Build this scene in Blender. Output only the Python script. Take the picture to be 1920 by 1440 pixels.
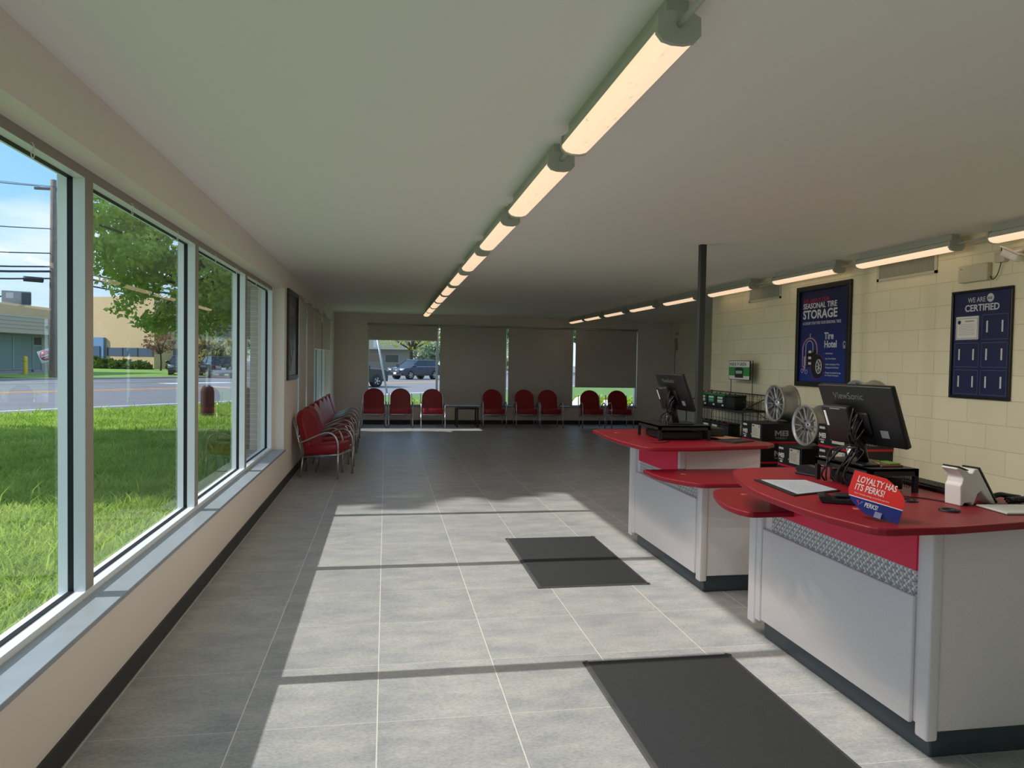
import bpy, bmesh, math, random
import numpy as np
from mathutils import Vector, Matrix, Euler
PI = math.pi
random.seed(7); rng = np.random.default_rng(11)
for o in list(bpy.data.objects): bpy.data.objects.remove(o)
SC = bpy.context.scene
COL = SC.collection

# ------------------------------------------------------------ camera
Fpx, pitch, yaw, roll, CH = 1371.0, 0.0311, 0.1713, 0.0165, 1.638
cam = bpy.data.cameras.new('camera'); camo = bpy.data.objects.new('camera', cam); COL.objects.link(camo)
cy, sy, cp, sp, cr, sr = math.cos(yaw), math.sin(yaw), math.cos(pitch), math.sin(pitch), math.cos(roll), math.sin(roll)
f_ = Vector((sy*cp, cy*cp, -sp)); u_ = Vector((cy, -sy, 0)); v_ = u_.cross(f_)
uu = u_*cr + v_*sr; vv = -u_*sr + v_*cr
M = Matrix((uu, vv, -f_)).transposed().to_4x4(); M.translation = (0, 0, CH)
camo.matrix_world = M
cam.sensor_width = 36.0; cam.lens = 36.0*Fpx/1920.0; cam.clip_end = 600; cam.clip_start = 0.05
SC.camera = camo

# ------------------------------------------------------------ light, sky, exposure
SC.view_settings.view_transform = 'Standard'; SC.view_settings.look = 'None'
SC.view_settings.gamma = 1.0; SC.view_settings.use_curve_mapping = False
SC.view_settings.exposure = 0.54
SUN_ELEV = math.radians(33.0)
sun = bpy.data.lights.new('sun', 'SUN'); sun.energy = 4.1; sun.color = (1.0, 0.95, 0.90); sun.angle = math.radians(0.55)
suno = bpy.data.objects.new('sun', sun); COL.objects.link(suno)
sd = Vector((math.cos(SUN_ELEV), 0.0, -math.sin(SUN_ELEV)))     # travels towards +X
suno.rotation_euler = sd.to_track_quat('-Z', 'Y').to_euler(); suno.location = (-30, 8, 25)

def lin(c):
    if isinstance(c, str): c = [int(c[i:i+2], 16) for i in (0, 2, 4)]
    o = []
    for v in c[:3]:
        v = v/255.0
        o.append(v/12.92 if v <= 0.04045 else ((v+0.055)/1.055)**2.4)
    return (o[0], o[1], o[2], 1.0)

w = bpy.data.worlds.new('sky'); SC.world = w; w.use_nodes = True
nt = w.node_tree; nt.nodes.clear()
def N(nt, t, **kw):
    n = nt.nodes.new(t)
    for k, v in kw.items(): setattr(n, k, v)
    return n
bgn = N(nt, 'ShaderNodeBackground'); wo = N(nt, 'ShaderNodeOutputWorld')
tc = N(nt, 'ShaderNodeTexCoord'); sep = N(nt, 'ShaderNodeSeparateXYZ'); nt.links.new(tc.outputs['Generated'], sep.inputs[0])
rp = N(nt, 'ShaderNodeValToRGB'); nt.links.new(sep.outputs['Z'], rp.inputs[0])
rp.color_ramp.elements[0].position = 0.0; rp.color_ramp.elements[0].color = lin((205, 228, 245))
rp.color_ramp.elements[1].position = 0.75; rp.color_ramp.elements[1].color = lin((92, 150, 218))
e = rp.color_ramp.elements.new(0.16); e.color = lin((150, 203, 245))
mp = N(nt, 'ShaderNodeMapping'); mp.inputs['Scale'].default_value = (2.0, 2.0, 7.0); mp.inputs['Rotation'].default_value = (0.2, 0.15, 0.3)
nt.links.new(tc.outputs['Generated'], mp.inputs[0])
nz = N(nt, 'ShaderNodeTexNoise'); nz.inputs['Scale'].default_value = 1.7; nz.inputs['Detail'].default_value = 7; nz.inputs['Roughness'].default_value = 0.55
nt.links.new(mp.outputs[0], nz.inputs['Vector'])
cr2 = N(nt, 'ShaderNodeValToRGB'); nt.links.new(nz.outputs['Fac'], cr2.inputs[0])
cr2.color_ramp.elements[0].position = 0.42; cr2.color_ramp.elements[0].color = (0, 0, 0, 1)
cr2.color_ramp.elements[1].position = 0.66; cr2.color_ramp.elements[1].color = (.85, .85, .85, 1)
mx = N(nt, 'ShaderNodeMixRGB'); nt.links.new(cr2.outputs[0], mx.inputs[0]); nt.links.new(rp.outputs[0], mx.inputs[1]); mx.inputs[2].default_value = lin((236, 243, 250))
nt.links.new(mx.outputs[0], bgn.inputs[0]); bgn.inputs[1].default_value = 1.0
nt.links.new(bgn.outputs[0], wo.inputs[0])

# ------------------------------------------------------------ materials
MATS = {}
def mat(name, col, rough=0.6, metal=0.0, spec=0.5, noise=None, bump=None, emit=None, coat=0.0, trans=0.0):
    """noise=(scale, amount) colour variation, bump=(scale,strength)"""
    if name in MATS: return MATS[name]
    m = bpy.data.materials.new(name); m.use_nodes = True; t = m.node_tree
    b = t.nodes['Principled BSDF']; c = lin(col)
    b.inputs['Base Color'].default_value = c; b.inputs['Roughness'].default_value = rough; b.inputs['Metallic'].default_value = metal
    b.inputs['Specular IOR Level'].default_value = spec; b.inputs['Coat Weight'].default_value = coat
    if noise or bump:
        tcn = N(t, 'ShaderNodeTexCoord')
    if noise:
        n = N(t, 'ShaderNodeTexNoise'); n.inputs['Scale'].default_value = noise[0]; n.inputs['Detail'].default_value = 5
        t.links.new(tcn.outputs['Object'], n.inputs['Vector'])
        r = N(t, 'ShaderNodeMapRange'); r.inputs[1].default_value = 0.3; r.inputs[2].default_value = 0.7
        r.inputs[3].default_value = 1-noise[1]; r.inputs[4].default_value = 1+noise[1]; t.links.new(n.outputs['Fac'], r.inputs[0])
        mu = N(t, 'ShaderNodeVectorMath', operation='SCALE'); mu.inputs[0].default_value = c[:3]; t.links.new(r.outputs[0], mu.inputs['Scale'])
        t.links.new(mu.outputs[0], b.inputs['Base Color'])
    if bump:
        n2 = N(t, 'ShaderNodeTexNoise'); n2.inputs['Scale'].default_value = bump[0]; n2.inputs['Detail'].default_value = 4
        t.links.new(tcn.outputs['Object'], n2.inputs['Vector'])
        bp = N(t, 'ShaderNodeBump'); bp.inputs['Strength'].default_value = bump[1]; bp.inputs['Distance'].default_value = 0.01
        t.links.new(n2.outputs['Fac'], bp.inputs['Height']); t.links.new(bp.outputs[0], b.inputs['Normal'])
    if emit:
        b.inputs['Emission Color'].default_value = lin(emit[0]); b.inputs['Emission Strength'].default_value = emit[1]
    MATS[name] = m; return m

def glass_mat(name, tint, refl=1.0, rough=0.0):
    if name in MATS: return MATS[name]
    m = bpy.data.materials.new(name); m.use_nodes = True; t = m.node_tree; t.nodes.clear()
    out = N(t, 'ShaderNodeOutputMaterial'); tr = N(t, 'ShaderNodeBsdfTransparent'); tr.inputs[0].default_value = tint
    gl = N(t, 'ShaderNodeBsdfGlossy'); gl.inputs['Roughness'].default_value = rough
    fr = N(t, 'ShaderNodeFresnel'); fr.inputs[0].default_value = 1.5
    ge = N(t, 'ShaderNodeNewGeometry'); inv = N(t, 'ShaderNodeMath', operation='SUBTRACT'); inv.inputs[0].default_value = 1; t.links.new(ge.outputs['Backfacing'], inv.inputs[1])
    mu = N(t, 'ShaderNodeMath', operation='MULTIPLY'); t.links.new(fr.outputs[0], mu.inputs[0]); t.links.new(inv.outputs[0], mu.inputs[1])
    m2 = N(t, 'ShaderNodeMath', operation='MULTIPLY'); t.links.new(mu.outputs[0], m2.inputs[0]); m2.inputs[1].default_value = refl; m2.use_clamp = True
    mi = N(t, 'ShaderNodeMixShader'); t.links.new(m2.outputs[0], mi.inputs[0]); t.links.new(tr.outputs[0], mi.inputs[1]); t.links.new(gl.outputs[0], mi.inputs[2])
    t.links.new(mi.outputs[0], out.inputs[0]); MATS[name] = m; return m

def floor_mat():
    m = bpy.data.materials.new('floor_tile'); m.use_nodes = True; t = m.node_tree; b = t.nodes['Principled BSDF']
    tcn = N(t, 'ShaderNodeTexCoord'); s = N(t, 'ShaderNodeSeparateXYZ'); t.links.new(tcn.outputs['Object'], s.inputs[0])
    def line(sock, off, T, w):
        a = N(t, 'ShaderNodeMath', operation='SUBTRACT'); t.links.new(sock, a.inputs[0]); a.inputs[1].default_value = off
        d = N(t, 'ShaderNodeMath', operation='DIVIDE'); t.links.new(a.outputs[0], d.inputs[0]); d.inputs[1].default_value = T
        fl = N(t, 'ShaderNodeMath', operation='FLOOR'); t.links.new(d.outputs[0], fl.inputs[0])
        r = N(t, 'ShaderNodeMath', operation='ROUND'); t.links.new(d.outputs[0], r.inputs[0])
        x = N(t, 'ShaderNodeMath', operation='SUBTRACT'); t.links.new(d.outputs[0], x.inputs[0]); t.links.new(r.outputs[0], x.inputs[1])
        ab = N(t, 'ShaderNodeMath', operation='ABSOLUTE'); t.links.new(x.outputs[0], ab.inputs[0])
        lt = N(t, 'ShaderNodeMath', operation='LESS_THAN'); t.links.new(ab.outputs[0], lt.inputs[0]); lt.inputs[1].default_value = w/T/2
        return lt.outputs[0], fl.outputs[0]
    lx, ix = line(s.outputs['X'], -0.630, 0.6096, 0.0052); ly, iy = line(s.outputs['Y'], 3.301, 0.6262, 0.0024)
    cb = N(t, 'ShaderNodeCombineXYZ'); t.links.new(ix, cb.inputs[0]); t.links.new(iy, cb.inputs[1])
    wn = N(t, 'ShaderNodeTexWhiteNoise'); t.links.new(cb.outputs[0], wn.inputs['Vector'])
    # the concrete look: streaky clouds + fine speckle, shifted per tile
    sc = N(t, 'ShaderNodeVectorMath', operation='SCALE'); t.links.new(wn.outputs['Color'], sc.inputs[0]); sc.inputs['Scale'].default_value = 9
    ad = N(t, 'ShaderNodeVectorMath', operation='ADD'); t.links.new(tcn.outputs['Object'], ad.inputs[0]); t.links.new(sc.outputs[0], ad.inputs[1])
    mpp = N(t, 'ShaderNodeMapping'); mpp.inputs['Scale'].default_value = (1.0, 1.9, 1); t.links.new(ad.outputs[0], mpp.inputs[0])
    n1 = N(t, 'ShaderNodeTexNoise'); n1.inputs['Scale'].default_value = 3.2; n1.inputs['Detail'].default_value = 8; n1.inputs['Roughness'].default_value = .62; t.links.new(mpp.outputs[0], n1.inputs['Vector'])
    n2 = N(t, 'ShaderNodeTexNoise'); n2.inputs['Scale'].default_value = 55; n2.inputs['Detail'].default_value = 3; n2.inputs['Roughness'].default_value = .7; t.links.new(mpp.outputs[0], n2.inputs['Vector'])
    r1 = N(t, 'ShaderNodeValToRGB'); t.links.new(n1.outputs['Fac'], r1.inputs[0])
    r1.color_ramp.elements[0].position = .33; r1.color_ramp.elements[0].color = lin((150, 152, 155))
    r1.color_ramp.elements[1].position = .68; r1.color_ramp.elements[1].color = lin((179, 177, 173))
    r2 = N(t, 'ShaderNodeMapRange'); r2.inputs[1].default_value = .3; r2.inputs[2].default_value = .62; r2.inputs[3].default_value = .74; r2.inputs[4].default_value = 1.05; t.links.new(n2.outputs['Fac'], r2.inputs[0])
    v = N(t, 'ShaderNodeMapRange'); v.inputs[3].default_value = .95; v.inputs[4].default_value = 1.04; t.links.new(wn.outputs['Value'], v.inputs[0])
    mm = N(t, 'ShaderNodeMath', operation='MULTIPLY'); t.links.new(r2.outputs[0], mm.inputs[0]); t.links.new(v.outputs[0], mm.inputs[1])
    mu = N(t, 'ShaderNodeVectorMath', operation='SCALE'); t.links.new(r1.outputs[0], mu.inputs[0]); t.links.new(mm.outputs[0], mu.inputs['Scale'])
    mxa = N(t, 'ShaderNodeMath', operation='MAXIMUM'); t.links.new(lx, mxa.inputs[0]); t.links.new(ly, mxa.inputs[1])
    mix = N(t, 'ShaderNodeMixRGB'); t.links.new(mxa.outputs[0], mix.inputs[0]); t.links.new(mu.outputs[0], mix.inputs[1]); mix.inputs[2].default_value = lin((212, 208, 198))
    t.links.new(mix.outputs[0], b.inputs['Base Color']); b.inputs['Roughness'].default_value = .42; b.inputs['Specular IOR Level'].default_value = .35
    bp = N(t, 'ShaderNodeBump'); bp.inputs['Strength'].default_value = .12; bp.inputs['Distance'].default_value = .004; t.links.new(n2.outputs['Fac'], bp.inputs['Height']); t.links.new(bp.outputs[0], b.inputs['Normal'])
    return m

def brick_mat(name, c1, c2, cm, bw, rh, ms, axes='YZ', offz=0.0, rough=.7, bumps=.5, offy=0.0):
    m = bpy.data.materials.new(name); m.use_nodes = True; t = m.node_tree; b = t.nodes['Principled BSDF']
    tcn = N(t, 'ShaderNodeTexCoord'); s = N(t, 'ShaderNodeSeparateXYZ'); t.links.new(tcn.outputs['Object'], s.inputs[0])
    cb = N(t, 'ShaderNodeCombineXYZ'); t.links.new(s.outputs[axes[0]], cb.inputs[0]); t.links.new(s.outputs[axes[1]], cb.inputs[1])
    ad = N(t, 'ShaderNodeVectorMath', operation='ADD'); t.links.new(cb.outputs[0], ad.inputs[0]); ad.inputs[1].default_value = (offy, -offz, 0)
    br = N(t, 'ShaderNodeTexBrick'); br.offset = .5; t.links.new(ad.outputs[0], br.inputs['Vector'])
    br.inputs['Scale'].default_value = 1; br.inputs['Brick Width'].default_value = bw; br.inputs['Row Height'].default_value = rh
    br.inputs['Mortar Size'].default_value = ms; br.inputs['Mortar Smooth'].default_value = .5
    br.inputs['Color1'].default_value = lin(c1); br.inputs['Color2'].default_value = lin(c2); br.inputs['Mortar'].default_value = lin(cm)
    t.links.new(br.outputs['Color'], b.inputs['Base Color']); b.inputs['Roughness'].default_value = rough
    n2 = N(t, 'ShaderNodeTexNoise'); n2.inputs['Scale'].default_value = 60; t.links.new(tcn.outputs['Object'], n2.inputs['Vector'])
    h = N(t, 'ShaderNodeMath', operation='MULTIPLY_ADD'); t.links.new(br.outputs['Fac'], h.inputs[0]); h.inputs[1].default_value = -1.0
    hs = N(t, 'ShaderNodeMath', operation='MULTIPLY'); t.links.new(n2.outputs['Fac'], hs.inputs[0]); hs.inputs[1].default_value = .10; t.links.new(hs.outputs[0], h.inputs[2])
    bp = N(t, 'ShaderNodeBump'); bp.inputs['Strength'].default_value = bumps; bp.inputs['Distance'].default_value = .008; t.links.new(h.outputs[0], bp.inputs['Height']); t.links.new(bp.outputs[0], b.inputs['Normal'])
    MATS[name] = m; return m

def leaf_mat(name, c1, c2, transl=.5, scale=2.0):
    m = bpy.data.materials.new(name); m.use_nodes = True; t = m.node_tree; t.nodes.clear()
    out = N(t, 'ShaderNodeOutputMaterial'); tcn = N(t, 'ShaderNodeTexCoord'); n = N(t, 'ShaderNodeTexNoise'); n.inputs['Scale'].default_value = scale; n.inputs['Detail'].default_value = 6; n.inputs['Roughness'].default_value = .75
    t.links.new(tcn.outputs['Object'], n.inputs['Vector']); r = N(t, 'ShaderNodeValToRGB'); t.links.new(n.outputs['Fac'], r.inputs[0])
    r.color_ramp.elements[0].position = .35; r.color_ramp.elements[0].color = lin(c1); r.color_ramp.elements[1].position = .65; r.color_ramp.elements[1].color = lin(c2)
    d = N(t, 'ShaderNodeBsdfDiffuse'); tl = N(t, 'ShaderNodeBsdfTranslucent'); mi = N(t, 'ShaderNodeMixShader'); mi.inputs[0].default_value = transl
    t.links.new(r.outputs[0], d.inputs[0]); t.links.new(r.outputs[0], tl.inputs[0]); t.links.new(d.outputs[0], mi.inputs[1]); t.links.new(tl.outputs[0], mi.inputs[2]); t.links.new(mi.outputs[0], out.inputs[0])
    MATS[name] = m; return m

# ------------------------------------------------------------ mesh helpers
class MB:
    def __init__(s): s.v = []; s.f = []; s.mi = []; s.sm = []; s.m = 0
    def add(s, vs, fs, smooth=False, M=None):
        n = len(s.v)
        if M is not None: vs = [M @ Vector(p) for p in vs]
        s.v += [tuple(p) for p in vs]; s.f += [tuple(i+n for i in f) for f in fs]
        s.mi += [s.m]*len(fs); s.sm += [smooth]*len(fs); return s
    def box(s, x0, x1, y0, y1, z0, z1, M=None):
        if x0 > x1: x0, x1 = x1, x0
        if y0 > y1: y0, y1 = y1, y0
        if z0 > z1: z0, z1 = z1, z0
        v = [(x0,y0,z0),(x1,y0,z0),(x1,y1,z0),(x0,y1,z0),(x0,y0,z1),(x1,y0,z1),(x1,y1,z1),(x0,y1,z1)]
        return s.add(v, [(0,3,2,1),(4,5,6,7),(0,1,5,4),(1,2,6,5),(2,3,7,6),(3,0,4,7)], M=M)
    def rbox(s, x0, x1, y0, y1, z0, z1, r=.01, M=None, seg=2):
        bm = bmesh.new(); bmesh.ops.create_cube(bm, size=1)
        for p in bm.verts: p.co = Vector(((x0+x1)/2+p.co.x*(x1-x0), (y0+y1)/2+p.co.y*(y1-y0), (z0+z1)/2+p.co.z*(z1-z0)))
        bmesh.ops.bevel(bm, geom=bm.edges[:], offset=r, segments=seg, affect='EDGES', profile=.5)
        s.frombm(bm, True, M); return s
    def frombm(s, bm, smooth=False, M=None):
        bm.verts.index_update(); s.add([p.co.copy() for p in bm.verts], [[q.index for q in f.verts] for f in bm.faces], smooth, M); bm.free(); return s
    def prism(s, pts, a0, a1, axis='z', smooth=False, M=None):
        """extrude a 2d polygon; axis z: pts=(x,y); x: pts=(y,z); y: pts=(x,z)"""
        def P(p, a): return (p[0],p[1],a) if axis=='z' else ((a,p[0],p[1]) if axis=='x' else (p[0],a,p[1]))
        n = len(pts); ar = sum(pts[i][0]*pts[(i+1)%n][1]-pts[(i+1)%n][0]*pts[i][1] for i in range(n))
        if (ar < 0) != (axis == 'y'): pts = pts[::-1]
        if a0 > a1: a0, a1 = a1, a0
        v = [P(p,a0) for p in pts]+[P(p,a1) for p in pts]
        s.add(v, [tuple(range(n))[::-1], tuple(range(n,2*n))], False, M)
        k = len(s.v)-2*n
        s.f += [(k+i, k+(i+1)%n, k+n+(i+1)%n, k+n+i) for i in range(n)]; s.mi += [s.m]*n; s.sm += [smooth]*n
        return s
    def tube(s, path, r, seg=8, caps=True, M=None, closed=False):
        P = [Vector(p) for p in path]; n = len(P)
        rs = r if isinstance(r, (list, tuple)) else [r]*n
        t0 = (P[1]-P[0]).normalized(); nrm = t0.orthogonal().normalized(); vs = []
        for i in range(n):
            if closed: t = (P[(i+1)%n]-P[i-1]).normalized()
            else: t = ((P[min(i+1,n-1)]-P[max(i-1,0)])).normalized()
            nrm = (nrm - t*nrm.dot(t)).normalized(); b = t.cross(nrm)
            for k in range(seg):
                a = 2*PI*k/seg; vs.append(P[i]+(nrm*math.cos(a)+b*math.sin(a))*rs[i])
        fs = []
        for i in range(n if closed else n-1):
            j = (i+1) % n
            for k in range(seg): fs.append((i*seg+k, i*seg+(k+1)%seg, j*seg+(k+1)%seg, j*seg+k))
        if caps and not closed: fs += [tuple(range(seg))[::-1], tuple((n-1)*seg+k for k in range(seg))]
        return s.add(vs, fs, True, M)
    def cyl(s, p0, p1, r, seg=16, r2=None, M=None): return s.tube([p0, p1], [r, r if r2 is None else r2], seg, True, M)
    def lathe(s, prof, axis='z', seg=32, M=None, smooth=True, closed=False):
        vs = []; n = len(prof)
        for (r, h) in prof:
            for k in range(seg):
                a = 2*PI*k/seg; c, d = r*math.cos(a), r*math.sin(a)
                vs.append((c,d,h) if axis=='z' else ((h,c,d) if axis=='x' else (d,h,c)))
        fs = []
        for i in range(n if closed else n-1):
            j = (i+1) % n
            for k in range(seg): fs.append((i*seg+k, i*seg+(k+1)%seg, j*seg+(k+1)%seg, j*seg+k))
        return s.add(vs, fs, smooth, M)
    def quad(s, a, b, c, d, M=None): return s.add([a,b,c,d], [(0,1,2,3)], M=M)
    def grid(s, rows, smooth=True, M=None):
        n = len(rows); m = len(rows[0]); vs = [p for r in rows for p in r]
        return s.add(vs, [(i*m+j, i*m+j+1, (i+1)*m+j+1, (i+1)*m+j) for i in range(n-1) for j in range(m-1)], smooth, M)
    def text(s, txt, size, M, depth=.0015, bold=0.0, sx=1.0, shear=0.0, align='LEFT'):
        vs, fs = text_mesh(txt, size, depth, bold, sx, shear, align); return s.add(vs, fs, False, M)
    def build(s, name, mats, parent=None, bevel=0, bseg=2, loc=None):
        me = bpy.data.meshes.new(name); me.from_pydata([tuple(p) for p in s.v], [], s.f)
        if not isinstance(mats, (list, tuple)): mats = [mats]
        for m in mats: me.materials.append(m)
        me.polygons.foreach_set('material_index', s.mi); me.polygons.foreach_set('use_smooth', s.sm); me.update()
        o = bpy.data.objects.new(name, me); COL.objects.link(o)
        if bevel:
            bv = o.modifiers.new('b', 'BEVEL'); bv.width = bevel; bv.segments = bseg; bv.limit_method = 'ANGLE'; bv.angle_limit = .6
        if parent: o.parent = parent
        if loc: o.location = loc
        return o
TXT = {}
def text_mesh(txt, size, depth, bold, sx, shear, align):
    k = (txt, size, depth, bold, sx, shear, align)
    if k in TXT: return TXT[k]
    cu = bpy.data.curves.new('t', 'FONT'); cu.body = txt; cu.size = size; cu.extrude = depth/2; cu.offset = bold*size*.42; cu.shear = shear; cu.align_x = align; cu.resolution_u = 3
    ob = bpy.data.objects.new('t', cu); COL.objects.link(ob)
    dg = bpy.context.evaluated_depsgraph_get(); me = ob.evaluated_get(dg).to_mesh()
    vs = [(p.co.x*sx, p.co.y, p.co.z) for p in me.vertices]; fs = [tuple(p.vertices) for p in me.polygons]
    ob.evaluated_get(dg).to_mesh_clear(); bpy.data.objects.remove(ob); bpy.data.curves.remove(cu)
    TXT[k] = (vs, fs); return vs, fs
def mb_mark(b, M, x, y, h, w_):
    # heavy wide M and B drawn as strokes
    q = h; s_ = w_
    b.prism([(x, y), (x+.22*s_, y), (x+.22*s_, y+.62*q), (x+.5*s_, y+.18*q), (x+.78*s_, y+.62*q), (x+.78*s_, y), (x+s_, y), (x+s_, y+q), (x+.76*s_, y+q), (x+.5*s_, y+.52*q), (x+.24*s_, y+q), (x, y+q)], 0, .001, 'z', M=M)
    x += s_*1.1; c = .06*q
    for (a0, a1, c0, c1) in ((0, .24, 0, 1), (.24, .86, 0, .2), (.24, .82, .41, .59), (.24, .84, .8, 1), (.66, .9, .14, .46), (.62, .87, .54, .86)):
        b.box(x+a0*s_, x+a1*s_, y+c0*q, y+c1*q, 0, .001, M=M)
def frameM(origin, right, up):
    r = Vector(right).normalized(); u = Vector(up).normalized(); n = r.cross(u).normalized(); u = n.cross(r)
    m = Matrix((r, u, n)).transposed().to_4x4(); m.translation = Vector(origin); return m
def tag(o, label=None, cat=None, group=None, kind=None):
    if label: o['label'] = label
    if cat: o['category'] = cat
    if group: o['group'] = group
    if kind: o['kind'] = kind
    return o
def struct(o, label=None): o['kind'] = 'structure'; 
def thing(name, label, cat, loc=(0,0,0), rz=0, group=None):
    o = bpy.data.objects.new(name, None); COL.objects.link(o); o.location = loc; o.rotation_euler = (0,0,rz); o.empty_display_size = .1
    return tag(o, label, cat, group)
def dup(root, loc=None, rz=None, label=None, group=None, scale=None):
    r = root.copy(); COL.objects.link(r)
    if loc is not None: r.location = loc
    if rz is not None: r.rotation_euler = (0,0,rz)
    if scale: r.scale = scale
    if label: r['label'] = label
    if group: r['group'] = group
    for ch in list(root.children):
        c = ch.copy(); COL.objects.link(c); c.parent = r
        for g in ch.children:
            d = g.copy(); COL.objects.link(d); d.parent = c
    return r
def arc(cx, cy, r, a0, a1, n):
    return [(cx+r*math.cos(a0+(a1-a0)*i/n), cy+r*math.sin(a0+(a1-a0)*i/n)) for i in range(n+1)]
def smooth_path(pts, n=6):
    P = [Vector(p) for p in pts]; o = []
    for i in range(len(P)-1):
        p0 = P[max(i-1,0)]; p1 = P[i]; p2 = P[i+1]; p3 = P[min(i+2,len(P)-1)]
        for k in range(n):
            t = k/n; o.append(.5*((2*p1)+(p2-p0)*t+(2*p0-5*p1+4*p2-p3)*t*t+(3*p1-p0-3*p2+p3)*t**3))
    o.append(P[-1]); return o

# colours / shared materials
W_PAINT = mat('wall_paint', (232, 222, 212), .75, noise=(1.2, .02))
CEIL = mat('ceiling_paint', (240, 237, 232), .8)
SIDE = mat('side_wall_paint', (222, 213, 194), .75)
BLOCK = brick_mat('painted_block', (236, 229, 198), (230, 223, 192), (216, 208, 178), .4064, .2032, .0035, 'YZ', offz=.165-.2032, rough=.55, bumps=.55)
BLOCKX = brick_mat('painted_block_end', (236, 229, 198), (230, 223, 192), (216, 208, 178), .4064, .2032, .0035, 'XZ', offz=.165-.2032, rough=.55, bumps=.55)
BRICK = brick_mat('exterior_brick', (176, 164, 152), (160, 150, 140), (215, 210, 200), .2, .068, .006, 'YZ', rough=.85)
BASE = mat('black_base', (40, 43, 46), .5)
ALU = mat('white_aluminium', (232, 238, 242), .4, noise=(3, .02))
GASK = mat('gasket', (18, 20, 22), .6)
SILL = mat('sill_stone', (150, 158, 164), .35, noise=(8, .05))
GLASS = glass_mat('window_glass', (.965, .985, .98, 1), 1.35)
BLIND = mat('blind_fabric', (206, 198, 190), .85)
STEEL = mat('brushed_steel', (190, 192, 196), .32, .9)
CHROME = mat('chrome', (215, 217, 220), .18, 1.0)
BLACK = mat('black_plastic', (22, 22, 24), .42)
BLACKM = mat('black_metal', (28, 28, 30), .45)
DARKPOST = mat('dark_post_paint', (50, 54, 54), .5)
RED = mat('red_vinyl', (146, 15, 32), .36, bump=(120, .08))
REDTOP = mat('red_laminate', (140, 25, 40), .42, spec=.3)
REDPANEL = mat('red_panel', (232, 22, 72), .38)
GREYLAM = mat('grey_laminate', (233, 223, 219), .45, noise=(240, .07), bump=(300, .1))
TRIMW = mat('counter_trim', (224, 216, 213), .42, noise=(240, .05))
KICK = mat('kick_base', (58, 66, 72), .45)
WHITE = mat('white_plastic', (225, 222, 215), .42)
WHITEP = mat('white_print', (232, 232, 228), .6)
PAPER = mat('paper', (226, 226, 220), .7)
WFIX = mat('fixture_white', (180, 182, 174), .5)
MAT_ = mat('rubber_mat', (44, 45, 47), .95, noise=(420, .35), bump=(500, .6))
MATEDGE = mat('mat_edge', (62, 62, 62), .7, noise=(15, .2))
NAVY = mat('navy_print', (22, 32, 86), .35)
REDINK = mat('red_ink', (170, 38, 74), .6)

# ------------------------------------------------------------ room shell
XL, XR, XS, YB, YF, ZC = -1.26, 4.9, 7.55, 18.7, -5.0, 2.775
XO = -1.58
o = MB().box(XO, XS+.2, YF-.2, YB+.2, -.2, 0).build('floor', floor_mat()); struct(o)
o = MB().box(XO-.45, XS+.2, YF-.2, YB+.2, ZC, ZC+.25).build('ceiling', CEIL); struct(o)
# left wall, one mesh around its two rows of windows
ZS, ZH = .455, 2.51
YW0, YW1 = -4.7, 9.57      # big windows
YV0, YV1 = 11.0, 17.55     # blind windows
b = MB()
b.box(XO, XL, YF-.2, YB+.2, 0, ZS); b.box(XO, XL, YF-.2, YB+.2, ZH, ZC)
b.box(XO, XL, YF-.2, YW0, ZS, ZH); b.box(XO, XL, YW1, YV0, ZS, ZH); b.box(XO, XL, YV1, YB+.2, ZS, ZH)
o = b.build('wall_left', W_PAINT); struct(o)
b = MB().box(XL, XL+.012, YF, YB, 0, .105)
o = b.build('baseboard_left', BASE); struct(o)
o = MB().box(XL-.14, XL+.02, YW0, YW1+.02, .453, .476).build('trim_1', SILL, bevel=.003); struct(o)
# far wall with four openings
XB0, XB1 = -.45, 6.62
b = MB().box(XO, XS+.2, YB, YB+.3, 0, ZS).box(XO, XS+.2, YB, YB+.3, 2.49, ZC).box(XO, XB0, YB, YB+.3, ZS, 2.49).box(XB1, XS+.2, YB, YB+.3, ZS, 2.49)
o = b.build('wall_back', W_PAINT); struct(o)
o = MB().box(XL, XS, YB-.012, YB, 0, .105).build('baseboard_back', BASE); struct(o)
o = MB().box(XB0, XB1, YB-.03, YB+.1, ZS-.01, ZS+.02).build('trim_2', SILL); struct(o)
# right block wall, its end, the wider part of the room behind it
o = MB().box(XR, XR+.2, YF-.2, 10.5, 0, ZC).build('wall_right', BLOCK); struct(o)
o = MB().box(XR+.2, XS+.2, 10.3, 10.5, 0, ZC).build('wall_return', BLOCKX); struct(o)
o = MB().box(XS, XS+.2, 10.5, YB+.2, 0, ZC).build('wall_side', SIDE); struct(o)
o = MB().box(XS-.012, XS, 10.5, YB, 0, .105).build('baseboard_side', BASE); struct(o)
# wall behind the viewer: unseen, closed solid to darken the counter's near face
b = MB().box(XO, XR+.2, YF-.2, YF, 0, .15).box(XO, XR+.2, YF-.2, YF, 2.6, ZC)
b.box(XO, XR+.2, YF-.2, YF, .15, 2.6)
o = b.build('wall_front', W_PAINT); struct(o)
# roof edge and brick pier outside
o = MB().box(XO-.24, XO, 10.15, 10.9, 0, 2.775).build('wall_pier', BRICK); struct(o)

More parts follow.
